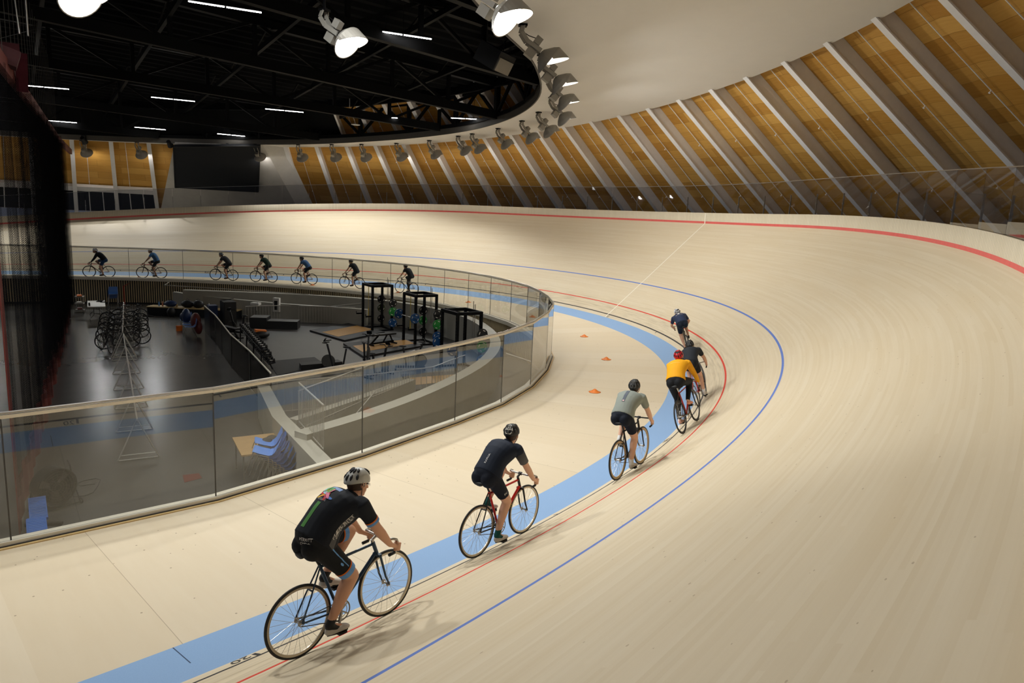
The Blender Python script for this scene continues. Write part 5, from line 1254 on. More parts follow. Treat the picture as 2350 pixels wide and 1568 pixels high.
team('person in a sage grey jersey, navy shorts and black helmet', 'black and red bicycle with deep black wheels under the grey-jersey rider',
     (126.8, 0.30, 127.85, 0.30), 5, dict(cols=dict(frame=F_black, top=F_black, rim=RIM_t, bar=M_black, deep=True), phi=95),
     dict(lean=35, phi=95, jersey=J_grey, shorts=J_ink, sleeve=0.72, leg=0.72, helmet=M_black, hair=M_hair_d, sock=(M_whitecloth, 0.62), shoe=M_greyshoe, extras=ex3, vent=M_sidegrey, headpitch=5, head_yaw=12, voxel=0.012))
team('person in a yellow long-sleeved jersey, black tights and red helmet', 'red track bicycle ridden by the person in yellow',
     (129.8, 0.53, 130.85, 0.59), 17, dict(cols=dict(frame=F_red, fork=F_black, stays=F_steel, rim=RIM_b, bar=M_steel, post=M_white), phi=-75),
     dict(lean=35, phi=-75, jersey=J_yellow, shorts=J_black, sleeve=1.2, leg=1.2, helmet=M_red_helmet, hair=M_hair_d, shoe=M_peach, extras=ex4, headpitch=8, head_yaw=14, voxel=0.013))
team('person in charcoal tee with fair hair, just ahead of the rider in yellow', 'orange-red track bicycle just ahead of the rider in yellow',
     (132.75, 0.27, 133.8, 0.33), 19, dict(cols=dict(frame=F_red, fork=F_black, rim=RIM_b), phi=60),
     dict(lean=28, sc_h=0.94, phi=60, jersey=J_tee, shorts=J_black, sleeve=0.62, leg=0.7, helmet=M_black, hair=M_hair_b, shoe=M_greyshoe, sock=(M_whitecloth, 0.8), headpitch=10, shirt_len=1, voxel=0.014))
team('person in a faded navy jersey, farthest rider of the near group', 'pale thin-framed track bicycle leading the near group',
     (140.2, 0.20, 141.25, 0.24), 20, dict(cols=dict(frame=F_steel, fork=F_black, rim=RIM_s), phi=-60),
     dict(lean=24, sc_h=0.96, phi=-60, jersey=J_navy2, shorts=J_navy, sleeve=0.72, leg=0.78, helmet=M_white_helmet, hair=M_hair_d, shoe=M_black, extras=ex6, headpitch=6, head_yaw=14, voxel=0.016))
FAR = [ # s_rear, u, label, bike label, kw
 (185.35, -2.02, 'person in black top and blue shorts, leftmost far rider', 'track bicycle of the leftmost far rider', dict(lean=46, phi=-80, grip='drops', jersey=J_black, shorts=cloth('denim_blue_shorts', srgb(40, 66, 106)), sleeve=1.2, helmet=M_white_helmet), F_brown),
 (182.3, -2.05, 'person in pale blue jersey with white helmet, second far rider from the left', 'track bicycle of the second far rider from the left', dict(lean=60, phi=-70, grip='tops', jersey=J_bluesky, shorts=J_black, sleeve=0.6, helmet=M_white_helmet), F_brown),
 (177.75, -2.1, 'person in charcoal tee and grey helmet, third far rider from the left', 'track bicycle of the third far rider from the left', dict(lean=46, phi=-85, grip='drops', jersey=J_char, shorts=J_black, sleeve=0.6, helmet=M_grey_helmet, shirt_len=1), F_black),
 (175.05, -2.2, 'person in dark green jersey, fourth far rider from the left', 'track bicycle of the fourth far rider from the left', dict(lean=50, phi=-95, grip='drops', jersey=J_green, shorts=J_black, sleeve=0.5, helmet=M_black), F_brown),
 (172.2, -2.2, 'person in mid blue tee, fifth far rider from the left', 'track bicycle of the fifth far rider from the left', dict(lean=46, phi=-110, grip='drops', jersey=J_mid, shorts=J_black, sleeve=0.5, helmet=M_black), F_brown),
 (168.5, -2.45, 'person in black with a fair ponytail, sixth far rider from the left', 'track bicycle of the sixth far rider from the left', dict(lean=54, phi=-120, grip='drops', jersey=J_black, shorts=J_ink, sleeve=0.5, helmet=M_char if False else M_black, hair=M_hair_b, long_hair=True, sc_h=0.94), F_brown),
 (164.0, -2.6, 'person in black top and tights, rightmost far rider', 'dark blue track bicycle of the rightmost far rider', dict(lean=52, phi=-80, grip='drops', jersey=J_black, shorts=J_black, sleeve=0.5, leg=1.2, helmet=M_black, sc_h=0.94), F_blue)]
for s, u, rl, bl, kw, fm in FAR:
    kw = dict(kw); kw.setdefault('hair', M_hair_d); kw.setdefault('shoe', M_black); kw['voxel'] = 0.018
    b = make_bike(bl, cols=dict(frame=fm, fork=F_black, rim=RIM_b, bar=M_black), phi=kw['phi'], detail=False); p = make_rider(rl, **kw); place([b, p], s, u, s+1.0, u, lean=3)

# ------------------------------------------------------------------ training cones on the apron
c0 = None
for (s, d_, lb) in ((145.75, 2.93, 'orange marker cone on the apron, farthest of the three inside the blue curve'), (140.25, 2.95, 'orange marker cone on the apron, middle of the three inside the blue curve'), (134.5, 2.99, 'orange marker cone on the apron behind the grey-jersey rider'), (159.0, 2.84, 'orange marker cone on the far apron below the number 160'), (152.25, 3.04, 'orange marker cone seen through the right bend of the balustrade'),
                    (172.0, 2.58, 'orange marker cone behind the fifth far rider'), (165.25, 2.68, 'orange marker cone beside the rightmost far rider'), (128.0, 2.89, 'orange marker cone peeking out behind the second rider shoulder'), (183.6, 2.2, 'orange marker cone under the wheel of the second far rider')):
    u = -(d_-DBK*math.cos(theta(s)))-WBI+WBI*math.cos(aband(s))
    if c0 is None:
        mb = MB(); mb.lathe([(0.16, 0.0), (0.165, 0.006), (0.12, 0.012), (0.10, 0.03), (0.035, 0.075), (0.03, 0.085), (0.022, 0.083), (0.09, 0.01)], (0, 0, 0), (0, 0, 1), 20); c0 = mb.build('marker_cone', M_cone, smooth=True); o = c0
    else: o = c0.copy(); C.objects.link(o)
    o.location = surf(s, u, 0.003); tag(o, lb, 'cone', 'orange marker cones on the apron')

# ------------------------------------------------------------------ bicycle parking in the infield
def rack(a, b, n, lab):
    A = V(a[0], a[1], ZF)+Vector((0, 0, 0.98)); Bp = V(b[0], b[1], ZF)+Vector((0, 0, 0.98)); d = (Bp-A).normalized(); sd = Vector((-d.y, d.x, 0))
    r = empty('bicycle_rack', lab, 'rack', group='steel saddle racks for bicycles')
    mb = MB(); mb.tube([A-d*0.1, Bp+d*0.1], 0.024, 10); mb.build('top_bar', M_galv, r)
    for k in range(n):
        p = A.lerp(Bp, k/(n-1)); z = -0.98; mb = MB()
        l_ = p+sd*0.42+Vector((0, 0, z+0.02)); r2 = p-sd*0.42+Vector((0, 0, z+0.02))
        mb.tube([p, l_], 0.016, 8); mb.tube([p, r2], 0.016, 8); mb.tube([l_, r2], 0.014, 8); mb.tube([l_.lerp(p, .12)+d*0.0, r2.lerp(p, .12)], 0.010, 6); mb.build('frame_leg', M_galv, r)
    return r
rack((30.75, 11.6), (29.65, 2.6), 5, 'far steel A-frame bicycle rack carrying a cluster of parked bicycles')
rack((29.6, 1.9), (28.45, -10.4), 6, 'near empty steel A-frame bicycle rack on the grey floor')
park = make_bike('x', cols=dict(frame=F_black, rim=RIM_b, bar=M_black), phi=20, detail=False)
pk = [(30.72, 11.2, 1), (30.6, 10.4, -1), (30.5, 9.6, 1), (30.4, 8.8, -1), (30.3, 8.0, 1), (30.2, 7.2, -1), (30.1, 6.4, 1), (30.02, 5.7, -1), (29.92, 4.9, 1), (29.85, 4.2, -1)]
for k, (x, y, sd) in enumerate(pk):
    o = park if k == 0 else copy_tree(park)
    d = Vector((sd, 0.05*sd+0.08*math.sin(k*2.1), 0)).normalized(); lf = Vector((-d.y, d.x, 0)); m_ = Matrix((d, lf, Vector((0, 0, 1)))).transposed().to_4x4()
    q = V(x, y, ZF); m_.translation = q-d*(-0.20)+Vector((0, 0, 0.065)); o.matrix_world = m_
    o['label'] = 'dark bicycle hung on the far rack facing %s, %s from the back' % ('right' if sd > 0 else 'left', ordn[k//2]); o['group'] = 'parked bicycles on the rack'
# spare wheel-and-frame bicycle standing in front of the cluster
o = copy_tree(park); d = Vector((0.25, -1, 0)).normalized(); lf = Vector((-d.y, d.x, 0)); m_ = Matrix((d, lf, Vector((0, 0, 1)))).transposed().to_4x4(); m_.translation = V(29.15, 3.9, ZF); o.matrix_world = m_
o['label'] = 'dark bicycle standing lengthwise at the left front of the parked cluster'; o['group'] = 'parked bicycles on the rack'

# ------------------------------------------------------------------ far infield furniture
t = empty('folding_table', 'white folding table with dark curved legs by the slatted wall', 'table', loc=V(29.68, 13.45, ZF), rz=-0.08)
mb = MB(); mb.box((0, 0, 0.74), (0.76, 2.35, 0.045)); mb.build('table_top', M_white, t)
for sy in (-0.8, 0.8):
    mb = MB(); mb.tube([(-0.28, sy*1.2, 0.02), (-0.30, sy, 0.10), (-0.12, sy, 0.32), (-0.12, sy, 0.72)], 0.014, 8); mb.tube([(0.28, sy*1.2, 0.02), (0.30, sy, 0.10), (0.12, sy, 0.32), (0.12, sy, 0.72)], 0.014, 8); mb.tube([(-0.12, sy, 0.36), (0.12, sy, 0.36)], 0.012, 8); mb.build('leg', M_fixture_dark, t)
mb = MB()
for k, (x, y) in enumerate(((0.12, 0.9), (0.05, 0.6), (0.2, 0.35))): mb.tube([V(29.68, 13.45, ZF)+Vector((x, y, 0.775)), V(29.68, 13.45, ZF)+Vector((x+0.25, y-0.1, 0.785))], 0.02, 6)
tag(mb.build('pen_tray', M_black), 'dark marker pens lying on the white folding table', 'pens')
mb = MB(); mb.lathe([(0.04, 0), (0.04, 0.13), (0.02, 0.16)], V(29.30, 12.6, ZF)+Vector((0, 0, 0.765)), (0, 0, 1), 12); tag(mb.build('bottle', M_black), 'small dark bottle at the left corner of the white folding table', 'bottle')
t = empty('utility_cart', 'small grey three-shelf utility cart in the far left corner', 'cart', loc=V(29.1, 16.2, ZF), rz=-0.2)
for z in (0.12, 0.45, 0.80): mb = MB(); mb.box((0, 0, z), (0.42, 0.62, 0.035)); mb.box((0, 0.30, z+0.03), (0.42, 0.02, 0.05)); mb.box((0, -0.30, z+0.03), (0.42, 0.02, 0.05)); mb.build('shelf', M_fixture, t)
for sx in (-0.19, 0.19):
    for sy in (-0.29, 0.29): mb = MB(); mb.beam(Vector((sx, sy, 0.06)), Vector((sx, sy, 0.82)), 0.03, 0.03, Vector((1, 0, 0))); mb.build('post', M_fixture, t); mb = MB(); mb.torus((sx, sy, 0.035), (1, 0, 0), 0.025, 0.01, 14, 6); mb.build('castor', M_black, t)
q = V(29.1, 16.2, ZF)
for k, (x, y, z, mt_, lb) in enumerate(((0.02, 0.12, 0.86, M_cone, 'small orange box on top of the utility cart'), (0.0, -0.12, 0.85, M_orange, 'small orange-brown carton on top of the utility cart'), (0.0, 0.05, 0.50, M_white, 'white towel on the middle shelf of the cart'), (0.0, 0.0, 0.18, M_net_red, 'red box on the bottom shelf of the cart'))):
    mb = MB(); mb.box(q+Vector((x, y, z)), (0.2, 0.24 if k < 3 else 0.4, 0.09)); tag(mb.build('carton', mt_), lb, 'box')
t = empty('safety_gate', 'red tubular steel gate frame before the slatted wall', 'gate', loc=V(31.6, 19.0, ZF))
mb = MB(); mb.tube([(0, -0.2, 0), (0, -0.2, 1.05), (0.62, 0.35, 1.3), (0.62, 0.35, 0)], 0.028, 8); mb.build('tube_frame', mat('red_steel', srgb(190, 60, 44), 0.45), t)
def chair(loc, rz, lab, grp, seat=M_blue_plastic, legs=M_steel):
    t = empty('chair', lab, 'chair', loc=loc, rz=rz, group=grp)
    mb = MB(); P = []
    prof = [(0.22, 0.445), (0.20, 0.455), (0.05, 0.44), (-0.12, 0.44), (-0.18, 0.47), (-0.22, 0.56), (-0.25, 0.70), (-0.27, 0.82)]
    vs = []; fs = []
    for i, (x, z) in enumerate(prof):
        for j, y in enumerate((-0.22, -0.20, -0.1, 0, 0.1, 0.20, 0.22)):
            e = abs(y)/0.22; vs.append(Vector((x-(0 if i < 5 else -0.03*e*e*0), y, z+(0.02*e*e if i < 5 else 0))))
    n_ = 7
    for i in range(len(prof)-1):
        for j in range(n_-1): fs.append((i*n_+j, (i+1)*n_+j, (i+1)*n_+j+1, i*n_+j+1))
    m0 = len(vs); vs += [v+Vector((-0.006, 0, -0.008)) for v in vs[:m0]]
    fs += [tuple(i+m0 for i in f[::-1]) for f in fs[:]]
    mb.add(vs, fs); mb.build('seat_shell', seat, t, smooth=False)
    for s in (-1, 1):
        mb = MB(); mb.tube([(0.24, 0.235*s, 0.0), (0.19, 0.225*s, 0.43), (-0.12, 0.225*s, 0.43), (-0.24, 0.235*s, 0.0)], 0.011, 8); mb.build('leg_frame', legs, t)
    mb = MB(); mb.tube([(0.19, -0.225, 0.425), (0.19, 0.225, 0.425)], 0.009, 6); mb.build('crossbar', legs, t)
    return t
chA = chair(V(30.95, 18.5, ZF), -PI/2-0.1, 'blue plastic chair, bottom of the pile before the slatted wall', 'blue chairs by the slatted wall')
for k in range(1, 4):
    o = copy_tree(chA); o.location = V(30.95, 18.5, ZF)+Vector((0.015*k, -0.03*k, 0.075*k)); o['label'] = 'blue plastic chair by the slatted wall, %s above the bottom one' % ordn[k-1]
# seats along the partition fence
for k, (x, y) in enumerate(((33.1, 8.6), (33.1, 7.9), (32.95, 7.1), (32.9, 6.4))):
    o = copy_tree(chA); o.location = V(x, y, ZF); o.rotation_euler = (0, 0, PI-0.1); o['label'] = 'blue chair beside the dark partition fence, %s from the far end' % ordn[k]; o['group'] = 'chairs by the partition fence'
mb = MB(); mb.ell(V(33.25, 6.9, ZF)+Vector((0, 0, 0.62)), (0.22, 0.35, 0.40)); mb.ell(V(33.28, 6.5, ZF)+Vector((0, 0, 0.40)), (0.16, 0.30, 0.32)); tag(mb.build('jacket', M_net_red, smooth=True), 'dark red jacket heaped over the chairs by the partition fence', 'jacket')
mb = MB(); mb.ell(V(33.05, 8.1, ZF)+Vector((0, 0, 0.72)), (0.20, 0.30, 0.34)); mb.ell(V(33.0, 8.5, ZF)+Vector((0, 0, 0.62)), (0.16, 0.2, 0.22)); tag(mb.build('backpack', M_darkblue, smooth=True), 'dark blue backpack standing on the chairs by the partition fence', 'bag')
mb = MB(); mb.box(V(32.75, 8.3, ZF)+Vector((0, 0, 0.12)), (0.25, 0.2, 0.24)); tag(mb.build('box', M_orange), 'small orange box on the floor under the far fence chairs', 'box')
# long wooden-topped bench and things on it
bA, bB = Vector((32.35, 14.3)), Vector((36.4, 11.3)); dB = (bB-bA).normalized(); nB = Vector((dB.y, -dB.x))*-1
t = empty('long_bench', 'long dark bench with a wooden top along the far concrete ramp', 'bench', loc=V(*bA, ZF))
rzb = Matrix.Rotation(math.atan2(dB.y, dB.x), 3, 'Z'); mid = V(*((bA+bB)/2), ZF)-V(*bA, ZF); ln = (bB-bA).length*K
mb = MB(); mb.box(mid+Vector((0, 0, 0.21)), (ln, 0.62, 0.42), rzb); mb.build('base', M_screen, t)
mb = MB(); mb.box(mid+Vector((0, 0, 0.445)), (ln+0.04, 0.68, 0.045), rzb); mb.build('seat_board', M_goldwood, t)
bt = V(*bA, ZF)
for f, h_, r_, mt_, nm, lb in ((0.10, 0.24, 0.035, M_lightblue, 'water_bottle', 'pale blue water bottle on the left end of the long bench'), (0.14, 0.26, 0.035, M_peach, 'water_bottle', 'pinkish water bottle beside the pale blue one on the bench'), (0.30, 0.16, 0.05, M_goldwood, 'cup', 'tan cup on the long bench between bags'), (0.66, 0.27, 0.04, M_white, 'water_bottle', 'white water bottle right of the dark bags on the bench')):
    p = bt+Vector((dB.x, dB.y, 0))*(ln*f)+Vector((0, 0, 0.468)); mb = MB(); mb.lathe([(r_, 0), (r_, h_*0.7), (r_*0.5, h_*0.82), (r_*0.5, h_)], p, (0, 0, 1), 12); tag(mb.build(nm, mt_), lb, 'bottle' if nm != 'cup' else 'cup')
for f, sz, mt_, lb in ((0.23, (0.34, 0.20, 0.17), M_darkblue, 'dark blue sports bag on the long bench'), (0.42, (0.34, 0.22, 0.20), M_black, 'black holdall on the long bench, left one'), (0.54, (0.30, 0.22, 0.21), M_black, 'black holdall on the long bench, next to the white bottle')):
    p = bt+Vector((dB.x, dB.y, 0))*(ln*f)+Vector((0, 0, 0.468+sz[2]*0.9)); mb = MB(); mb.ell(p, sz, rzb, 16, 8); o = mb.build('bag', mt_, smooth=True); tag(o, lb, 'bag')
    mb = MB(); mb.tube([p+rzb @ Vector((-0.15, 0, sz[2]*0.8)), p+rzb @ Vector((0, 0, sz[2]*1.35)), p+rzb @ Vector((0.15, 0, sz[2]*0.8))], 0.012, 6); mb.build('handle', M_black, o)
mb = MB(); mb.ell(V(33.2, 13.0, ZF)+Vector((0, 0, 0.24)), (0.22, 0.18, 0.26)); tag(mb.build('backpack', M_black, smooth=True), 'black backpack on the floor leaning on the long bench', 'bag')
for k, (x, y) in enumerate(((31.85, 13.6), (32.05, 13.35))):
    mb = MB(); loft(mb, [(V(x, y, ZF)+Vector((0.3*f, 0.05*k, b*0.9)), Vector((1, 0, 0)), Vector((0, 1, 0)), a, b) for f, a, b in ((0, .03, .04), (.2, .04, .06), (.5, .04, .045), (.85, .045, .03), (1, .02, .015))], 12)
    tag(mb.build('shoe', M_black if k else M_fixture_dark, smooth=True), 'dark shoe on the floor left of the long bench, %s one' % ('right' if k else 'left'), 'shoe')
# emergency cabinet, fountain on the far ramp wall
def boxthing(nm, c, d, mt_, lab, cat, rz=0.0, parts=(), grp=None):
    t = empty(nm, lab, cat, loc=c, rz=rz, group=grp)
    mb = MB(); mb.box((0, 0, 0), d); mb.build('body', mt_, t)
    for pn, pc, pd, pm in parts: mb = MB(); mb.box(pc, pd); mb.build(pn, pm, t)
    return t
boxthing('defibrillator_cabinet', V(38.05, 9.98, ZF)+Vector((0, -0.05, 0.85)), (0.20, 0.34, 0.72), M_white, 'white emergency cabinet with a dark window on the grey gym wall', 'cabinet', rz=math.radians(-42-90), parts=(('window', (0.105, 0, -0.02), (0.012, 0.18, 0.48), M_black),))
boxthing('drinking_fountain', V(37.1, 10.6, ZF)+Vector((0, 0, 0.85)), (0.3, 0.45, 0.12), M_white, 'small white drinking fountain left of the emergency cabinet', 'fountain', rz=math.radians(-132), parts=(('spout', (0, 0.1, 0.09), (0.03, 0.03, 0.1), M_steel), ('pedestal', (0, 0, -0.2), (0.1, 0.1, 0.3), M_fixture)))
# tall dark lockers, plyo boxes, bag
boxthing('locker_cabinet', V(35.2, 8.75, ZF)+Vector((0, 0, 0.64)), (0.55, 0.85, 1.26), M_black, 'tall black locker cabinet beyond the gym partition fence', 'cabinet', parts=(('door', (-0.282, 0.21, 0), (0.015, 0.40, 1.2), M_black_steel), ('door', (-0.282, -0.21, 0), (0.015, 0.40, 1.2), M_black_steel)))
boxthing('locker_cabinet', V(34.6, 9.6, ZF)+Vector((0, 0, 0.5)), (0.4, 0.5, 0.98), M_darkblue, 'shorter dark blue cabinet left of the tall black lockers', 'cabinet', parts=(('door', (-0.205, 0, 0), (0.015, 0.44, 0.9), M_darkblue),))
mb = MB()
mb.tube([V(35.1, 9.0, ZF)+Vector((-.2, 0, 1.32)), V(35.1, 8.6, ZF)+Vector((.2, 0, 1.36))], 0.015, 6); mb.tube([V(35.0, 8.6, ZF)+Vector((-.2, 0, 1.31)), V(35.3, 8.9, ZF)+Vector((.2, 0, 1.37))], 0.015, 6); tag(mb.build('cable_handle', M_black), 'crossed black gym handles lying on the tall lockers', 'gym handle')
boxthing('plyometric_box', V(36.6, 8.0, ZF)+Vector((0, 0, 0.27)), (0.8, 0.9, 0.54), M_rubber, 'tall black jump box on the gym floor', 'box', rz=-0.5, parts=(('top_pad', (0, 0, 0.28), (0.78, 0.88, 0.02), M_fixture_dark),))
boxthing('plyometric_box', V(37.3, 7.6, ZF)+Vector((0, 0, 0.19)), (0.8, 0.75, 0.38), M_rubber, 'low black jump box, left one beside the tall box', 'box', rz=-0.5, parts=(('top_pad', (0, 0, 0.2), (0.78, 0.73, 0.02), M_fixture_dark),))
boxthing('plyometric_box', V(37.95, 7.2, ZF)+Vector((0, 0, 0.19)), (0.75, 0.75, 0.38), M_rubber, 'low black jump box, right one', 'box', rz=-0.5, parts=(('top_pad', (0, 0, 0.2), (0.73, 0.73, 0.02), M_fixture_dark),))
t = empty('gym_bag', 'black gym bag with an orange top on the gym floor', 'bag', loc=V(35.75, 5.0, ZF))
mb = MB(); mb.ell((0, 0, 0.16), (0.42, 0.30, 0.17)); mb.ell((-0.3, -0.1, 0.1), (0.2, 0.2, 0.11)); mb.build('bag_body', M_black, t, smooth=True)
mb = MB(); mb.box((0.02, 0.05, 0.30), (0.48, 0.26, 0.16), Matrix.Rotation(0.1, 3, 'Y')); mb.build('orange_case', M_cone, t)
# dumbbell stand with dumbbells
A, Bq = V(34.75, 3.9, ZF), V(34.05, -2.0, ZF); dd = (Bq-A).normalized(); sdv = Vector((-dd.y, dd.x, 0)); lnd = (Bq-A).length
t = empty('dumbbell_stand', 'long black three-tier dumbbell stand along the partition fence', 'rack', loc=A)
for z, o_ in ((0.25, 0.16), (0.52, 0.04), (0.78, -0.10)): mb = MB(); mb.beam(sdv*o_+Vector((0, 0, z)), sdv*o_+dd*lnd+Vector((0, 0, z)), 0.26, 0.03, Vector((sdv.x*-0.25, sdv.y*-0.25, 1))); mb.build('tray', M_black, t)
for f in (0.02, 0.34, 0.66, 0.98): mb = MB(); mb.beam(sdv*0.2+dd*(lnd*f), sdv*-0.18+dd*(lnd*f)+Vector((0, 0, 0.85)), 0.05, 0.05); mb.beam(sdv*-0.22+dd*(lnd*f), sdv*-0.18+dd*(lnd*f)+Vector((0, 0, 0.85)), 0.05, 0.05); mb.build('leg', M_black, t)
def dumb():
    t = empty('dumbbell', 'x', 'dumbbell')
    mb = MB(); mb.tube([(-0.1, 0, 0), (0.1, 0, 0)], 0.015, 8); mb.build('handle', M_steel, t)
    for s in (-1, 1): mb = MB(); mb.lathe([(0.03, 0.055*s), (0.062, 0.06*s), (0.065, 0.13*s), (0.04, 0.14*s)], (0, 0, 0), (1, 0, 0), 10); mb.build('weight_head', M_rubber, t)
    return t
d0 = dumb(); cnt = 0
for row, (z, o_) in enumerate(((0.25, 0.16), (0.52, 0.04), (0.78, -0.10))):
    for k in range(14):
        o = d0 if cnt == 0 else copy_tree(d0); cnt += 1
        p = A+sdv*o_+dd*(lnd*(k+0.5)/14)+Vector((0, 0, z+0.085)); m_ = Matrix((sdv, dd, Vector((0, 0, -1)))).transposed().to_4x4()
        m_.translation = p; o.matrix_world = m_; o['label'] = 'black dumbbell on the %s tray of the stand, %s from the far end' % (('bottom', 'middle', 'top')[row], ordn[k]); o['group'] = 'dumbbells on the stand'
# lifting platforms
def quad_slab(nm, P, z0, z1, mt_, parent=None):
    vs = [V(x, y, ZF)+Vector((0, 0, z)) for z in (z0, z1) for x, y in P]; mb = MB(); mb.add(vs, [(3, 2, 1, 0), (4, 5, 6, 7), (0, 1, 5, 4), (1, 2, 6, 5), (2, 3, 7, 6), (3, 0, 4, 7)]); return mb.build(nm, mt_, parent)
def inset(P, fa, fb, fc, fd):
    A_, B_, C_, D_ = [Vector(p) for p in P]
    def q(u, v): return (A_.lerp(B_, u)).lerp(D_.lerp(C_, u), v)
    return [q(fa, fc), q(fb, fc), q(fb, fd), q(fa, fd)]
for P, lab in (([(38.5, 5.9), (39.05, 2.6), (41.9, 4.2), (41.2, 7.4)], 'black lifting platform with a wooden centre, the far one'), ([(38.7, 1.9), (38.35, -1.25), (41.9, 0.0), (41.9, 2.4)], 'black lifting platform with a wooden centre under the weight bench'), ([(38.3, -5.0), (37.6, -7.4), (40.2, -7.4), (40.9, -5.4)], 'black lifting platform below the third squat rack, mostly behind glass')):
    o = quad_slab('lifting_platform', P, 0.014, 0.09, M_rubber); tag(o, lab, 'platform')
    quad_slab('wood_insert', inset(P, 0.28, 0.74, 0.07, 0.97), 0.085, 0.096, mat('varnished_maple', srgb(196, 148, 84), 0.25, 0, 0.12, 4, spec=0.6), o)
o = quad_slab('floor_mat', [(34.5, -0.45), (36.5, -0.35), (36.4, -1.9), (34.1, -3.1)], 0.013, 0.03, M_rubber); tag(o, 'black rubber exercise mat on the gym floor behind the handrail', 'mat')
o = quad_slab('floor_mat', [(35.3, -2.0), (36.9, -2.0), (36.9, -2.5), (35.2, -2.5)], 0.031, 0.2, M_black); tag(o, 'narrow black padded bench lying on the exercise mat', 'mat')
# weight plates and squat racks
def plate(c, ax, R, col, parent, tw=0.05):
    mb = MB(); mb.lathe([(0.03, -tw/2), (0.03, -tw/2), (R*0.55, -tw/2+0.008), (R*0.85, -tw/2), (R, -tw/2+0.006), (R, tw/2-0.006), (R*0.85, tw/2), (R*0.55, tw/2-0.008), (0.03, tw/2)], c, ax, 28)
    o = mb.build('weight_plate', col, parent); ax = Vector(ax).normalized(); a = Vector((0, 0, 1)); b = ax.cross(a).normalized()
    mb = MB()
    for k in range(4):
        an = PI/2*k+0.4; d = a*math.cos(an)+b*math.sin(an); e = -a*math.sin(an)+b*math.cos(an)
        for sg in (-1, 1): mb.beam(Vector(c)+d*R*0.68+e*(-R*0.22)+ax*(tw/2+0.002)*sg, Vector(c)+d*R*0.68+e*(R*0.22)+ax*(tw/2+0.002)*sg, R*0.13, 0.003, ax)
    mb.build('plate_lettering', M_white, o); return o
P_bk = mat('black_bumper', srgb(20, 20, 22), 0.45); P_gr = mat('green_bumper', srgb(40, 140, 60), 0.45); P_bl = mat('blue_bumper', srgb(24, 74, 128), 0.45); P_dg = mat('dull_green_bumper', srgb(52, 60, 32), 0.5); M_yel = mat('yellow_strap', srgb(214, 184, 40), 0.5)
def squat_rack(loc, rz, lab, plates, yellow=True, extra=True):
    t = empty('squat_rack', lab, 'rack', loc=loc, rz=rz, group='black squat racks in the gym')
    H_ = 2.32; w_ = 1.15; dp = 1.05
    for x, y in ((0, 0), (0, -w_), (dp, 0), (dp, -w_)):
        mb = MB(); mb.beam(Vector((x, y, 0)), Vector((x, y, H_)), 0.10, 0.10, Vector((1, 0, 0))); u_ = mb.build('upright', M_black_steel, t)
        mb = MB()
        for k in range(16): mb.box((x-0.051, y, 0.35+k*0.12), (0.004, 0.022, 0.022))
        mb.build('pin_holes', M_fixture_dark, u_)
    mb = MB()
    for a, b in (((0, 0, H_-.05), (0, -w_, H_-.05)), ((dp, 0, H_-.05), (dp, -w_, H_-.05)), ((0, 0, H_-.05), (dp, 0, H_-.05)), ((0, -w_, H_-.05), (dp, -w_, H_-.05))): mb.beam(Vector(a), Vector(b), 0.09, 0.12)
    mb.build('top_frame', M_black_steel, t)
    mb = MB()
    for a, b in (((-0.25, 0, .04), (dp+.1, 0, .04)), ((-0.25, -w_, .04), (dp+.1, -w_, .04)), ((dp, 0, .04), (dp, -w_, .04))): mb.beam(Vector(a), Vector(b), 0.08, 0.08)
    mb.build('base_frame', M_black_steel, t)
    mb = MB(); mb.tube([(0.1, -0.03, H_+0.02), (0.1, -w_+0.03, H_+0.02)], 0.018, 8); mb.build('pull_up_bar', M_black_steel, t)
    mb = MB()
    for y in (0, -w_): mb.beam(Vector((-0.35, y, 0.78)), Vector((0.0, y, 0.78)), 0.05, 0.07); mb.beam(Vector((-0.35, y, 0.82)), Vector((-0.35, y, 0.9)), 0.05, 0.02, Vector((1, 0, 0)))
    mb.build('spotter_arm', M_black_steel, t)
    mb = MB(); mb.tube([(dp+0.05, -0.5, 0.9), (dp+0.05, -0.5, H_+0.32)], 0.016, 8); mb.build('storage_bar', M_steel, t)
    mb = MB(); mb.tube([(dp+0.05, -0.62, 0.9), (dp+0.05, -0.62, H_+0.22)], 0.016, 8); mb.build('storage_bar', M_steel, t)
    if yellow:
        mb = MB(); mb.beam(Vector((0.1, -0.45, H_)), Vector((0.1, -0.45, 1.75)), 0.05, 0.012, Vector((1, 0, 0))); mb.beam(Vector((0.1, -0.45, 1.1)), Vector((0.1, -0.45, 0.62)), 0.06, 0.015, Vector((1, 0, 0))); mb.beam(Vector((0.1, -0.45, 1.75)), Vector((0.1, -0.45, 1.1)), 0.012, 0.012, Vector((1, 0, 0))); mb.build('resistance_strap', M_yel, t)
    for (x, y, z, R, col) in plates: plate((x, y, z), (0, 1, 0), R, col, t)
    return t
squat_rack(V(41.48, 6.05, ZF), 0.0, 'black squat rack with green and blue plates, the far one', [(1.05, -1.26, 1.42, 0.21, P_bk), (1.05, -1.26, 0.98, 0.22, P_gr), (1.05, -1.26, 0.42, 0.22, P_bl), (1.05, 0.10, 1.45, 0.21, P_bk), (1.05, 0.10, 1.0, 0.21, P_dg), (1.05, 0.10, 0.45, 0.2, P_bk)])
squat_rack(V(41.7, 1.62, ZF), 0.0, 'black squat rack holding a barbell with blue plates, the middle one', [(1.05, -1.28, 1.42, 0.22, P_bk), (1.05, -1.28, 0.95, 0.23, P_gr), (1.05, -1.28, 0.40, 0.23, P_bl), (1.05, 0.10, 1.42, 0.22, P_bk), (1.05, 0.10, 0.95, 0.21, P_gr), (1.05, 0.10, 0.42, 0.21, P_bk)])
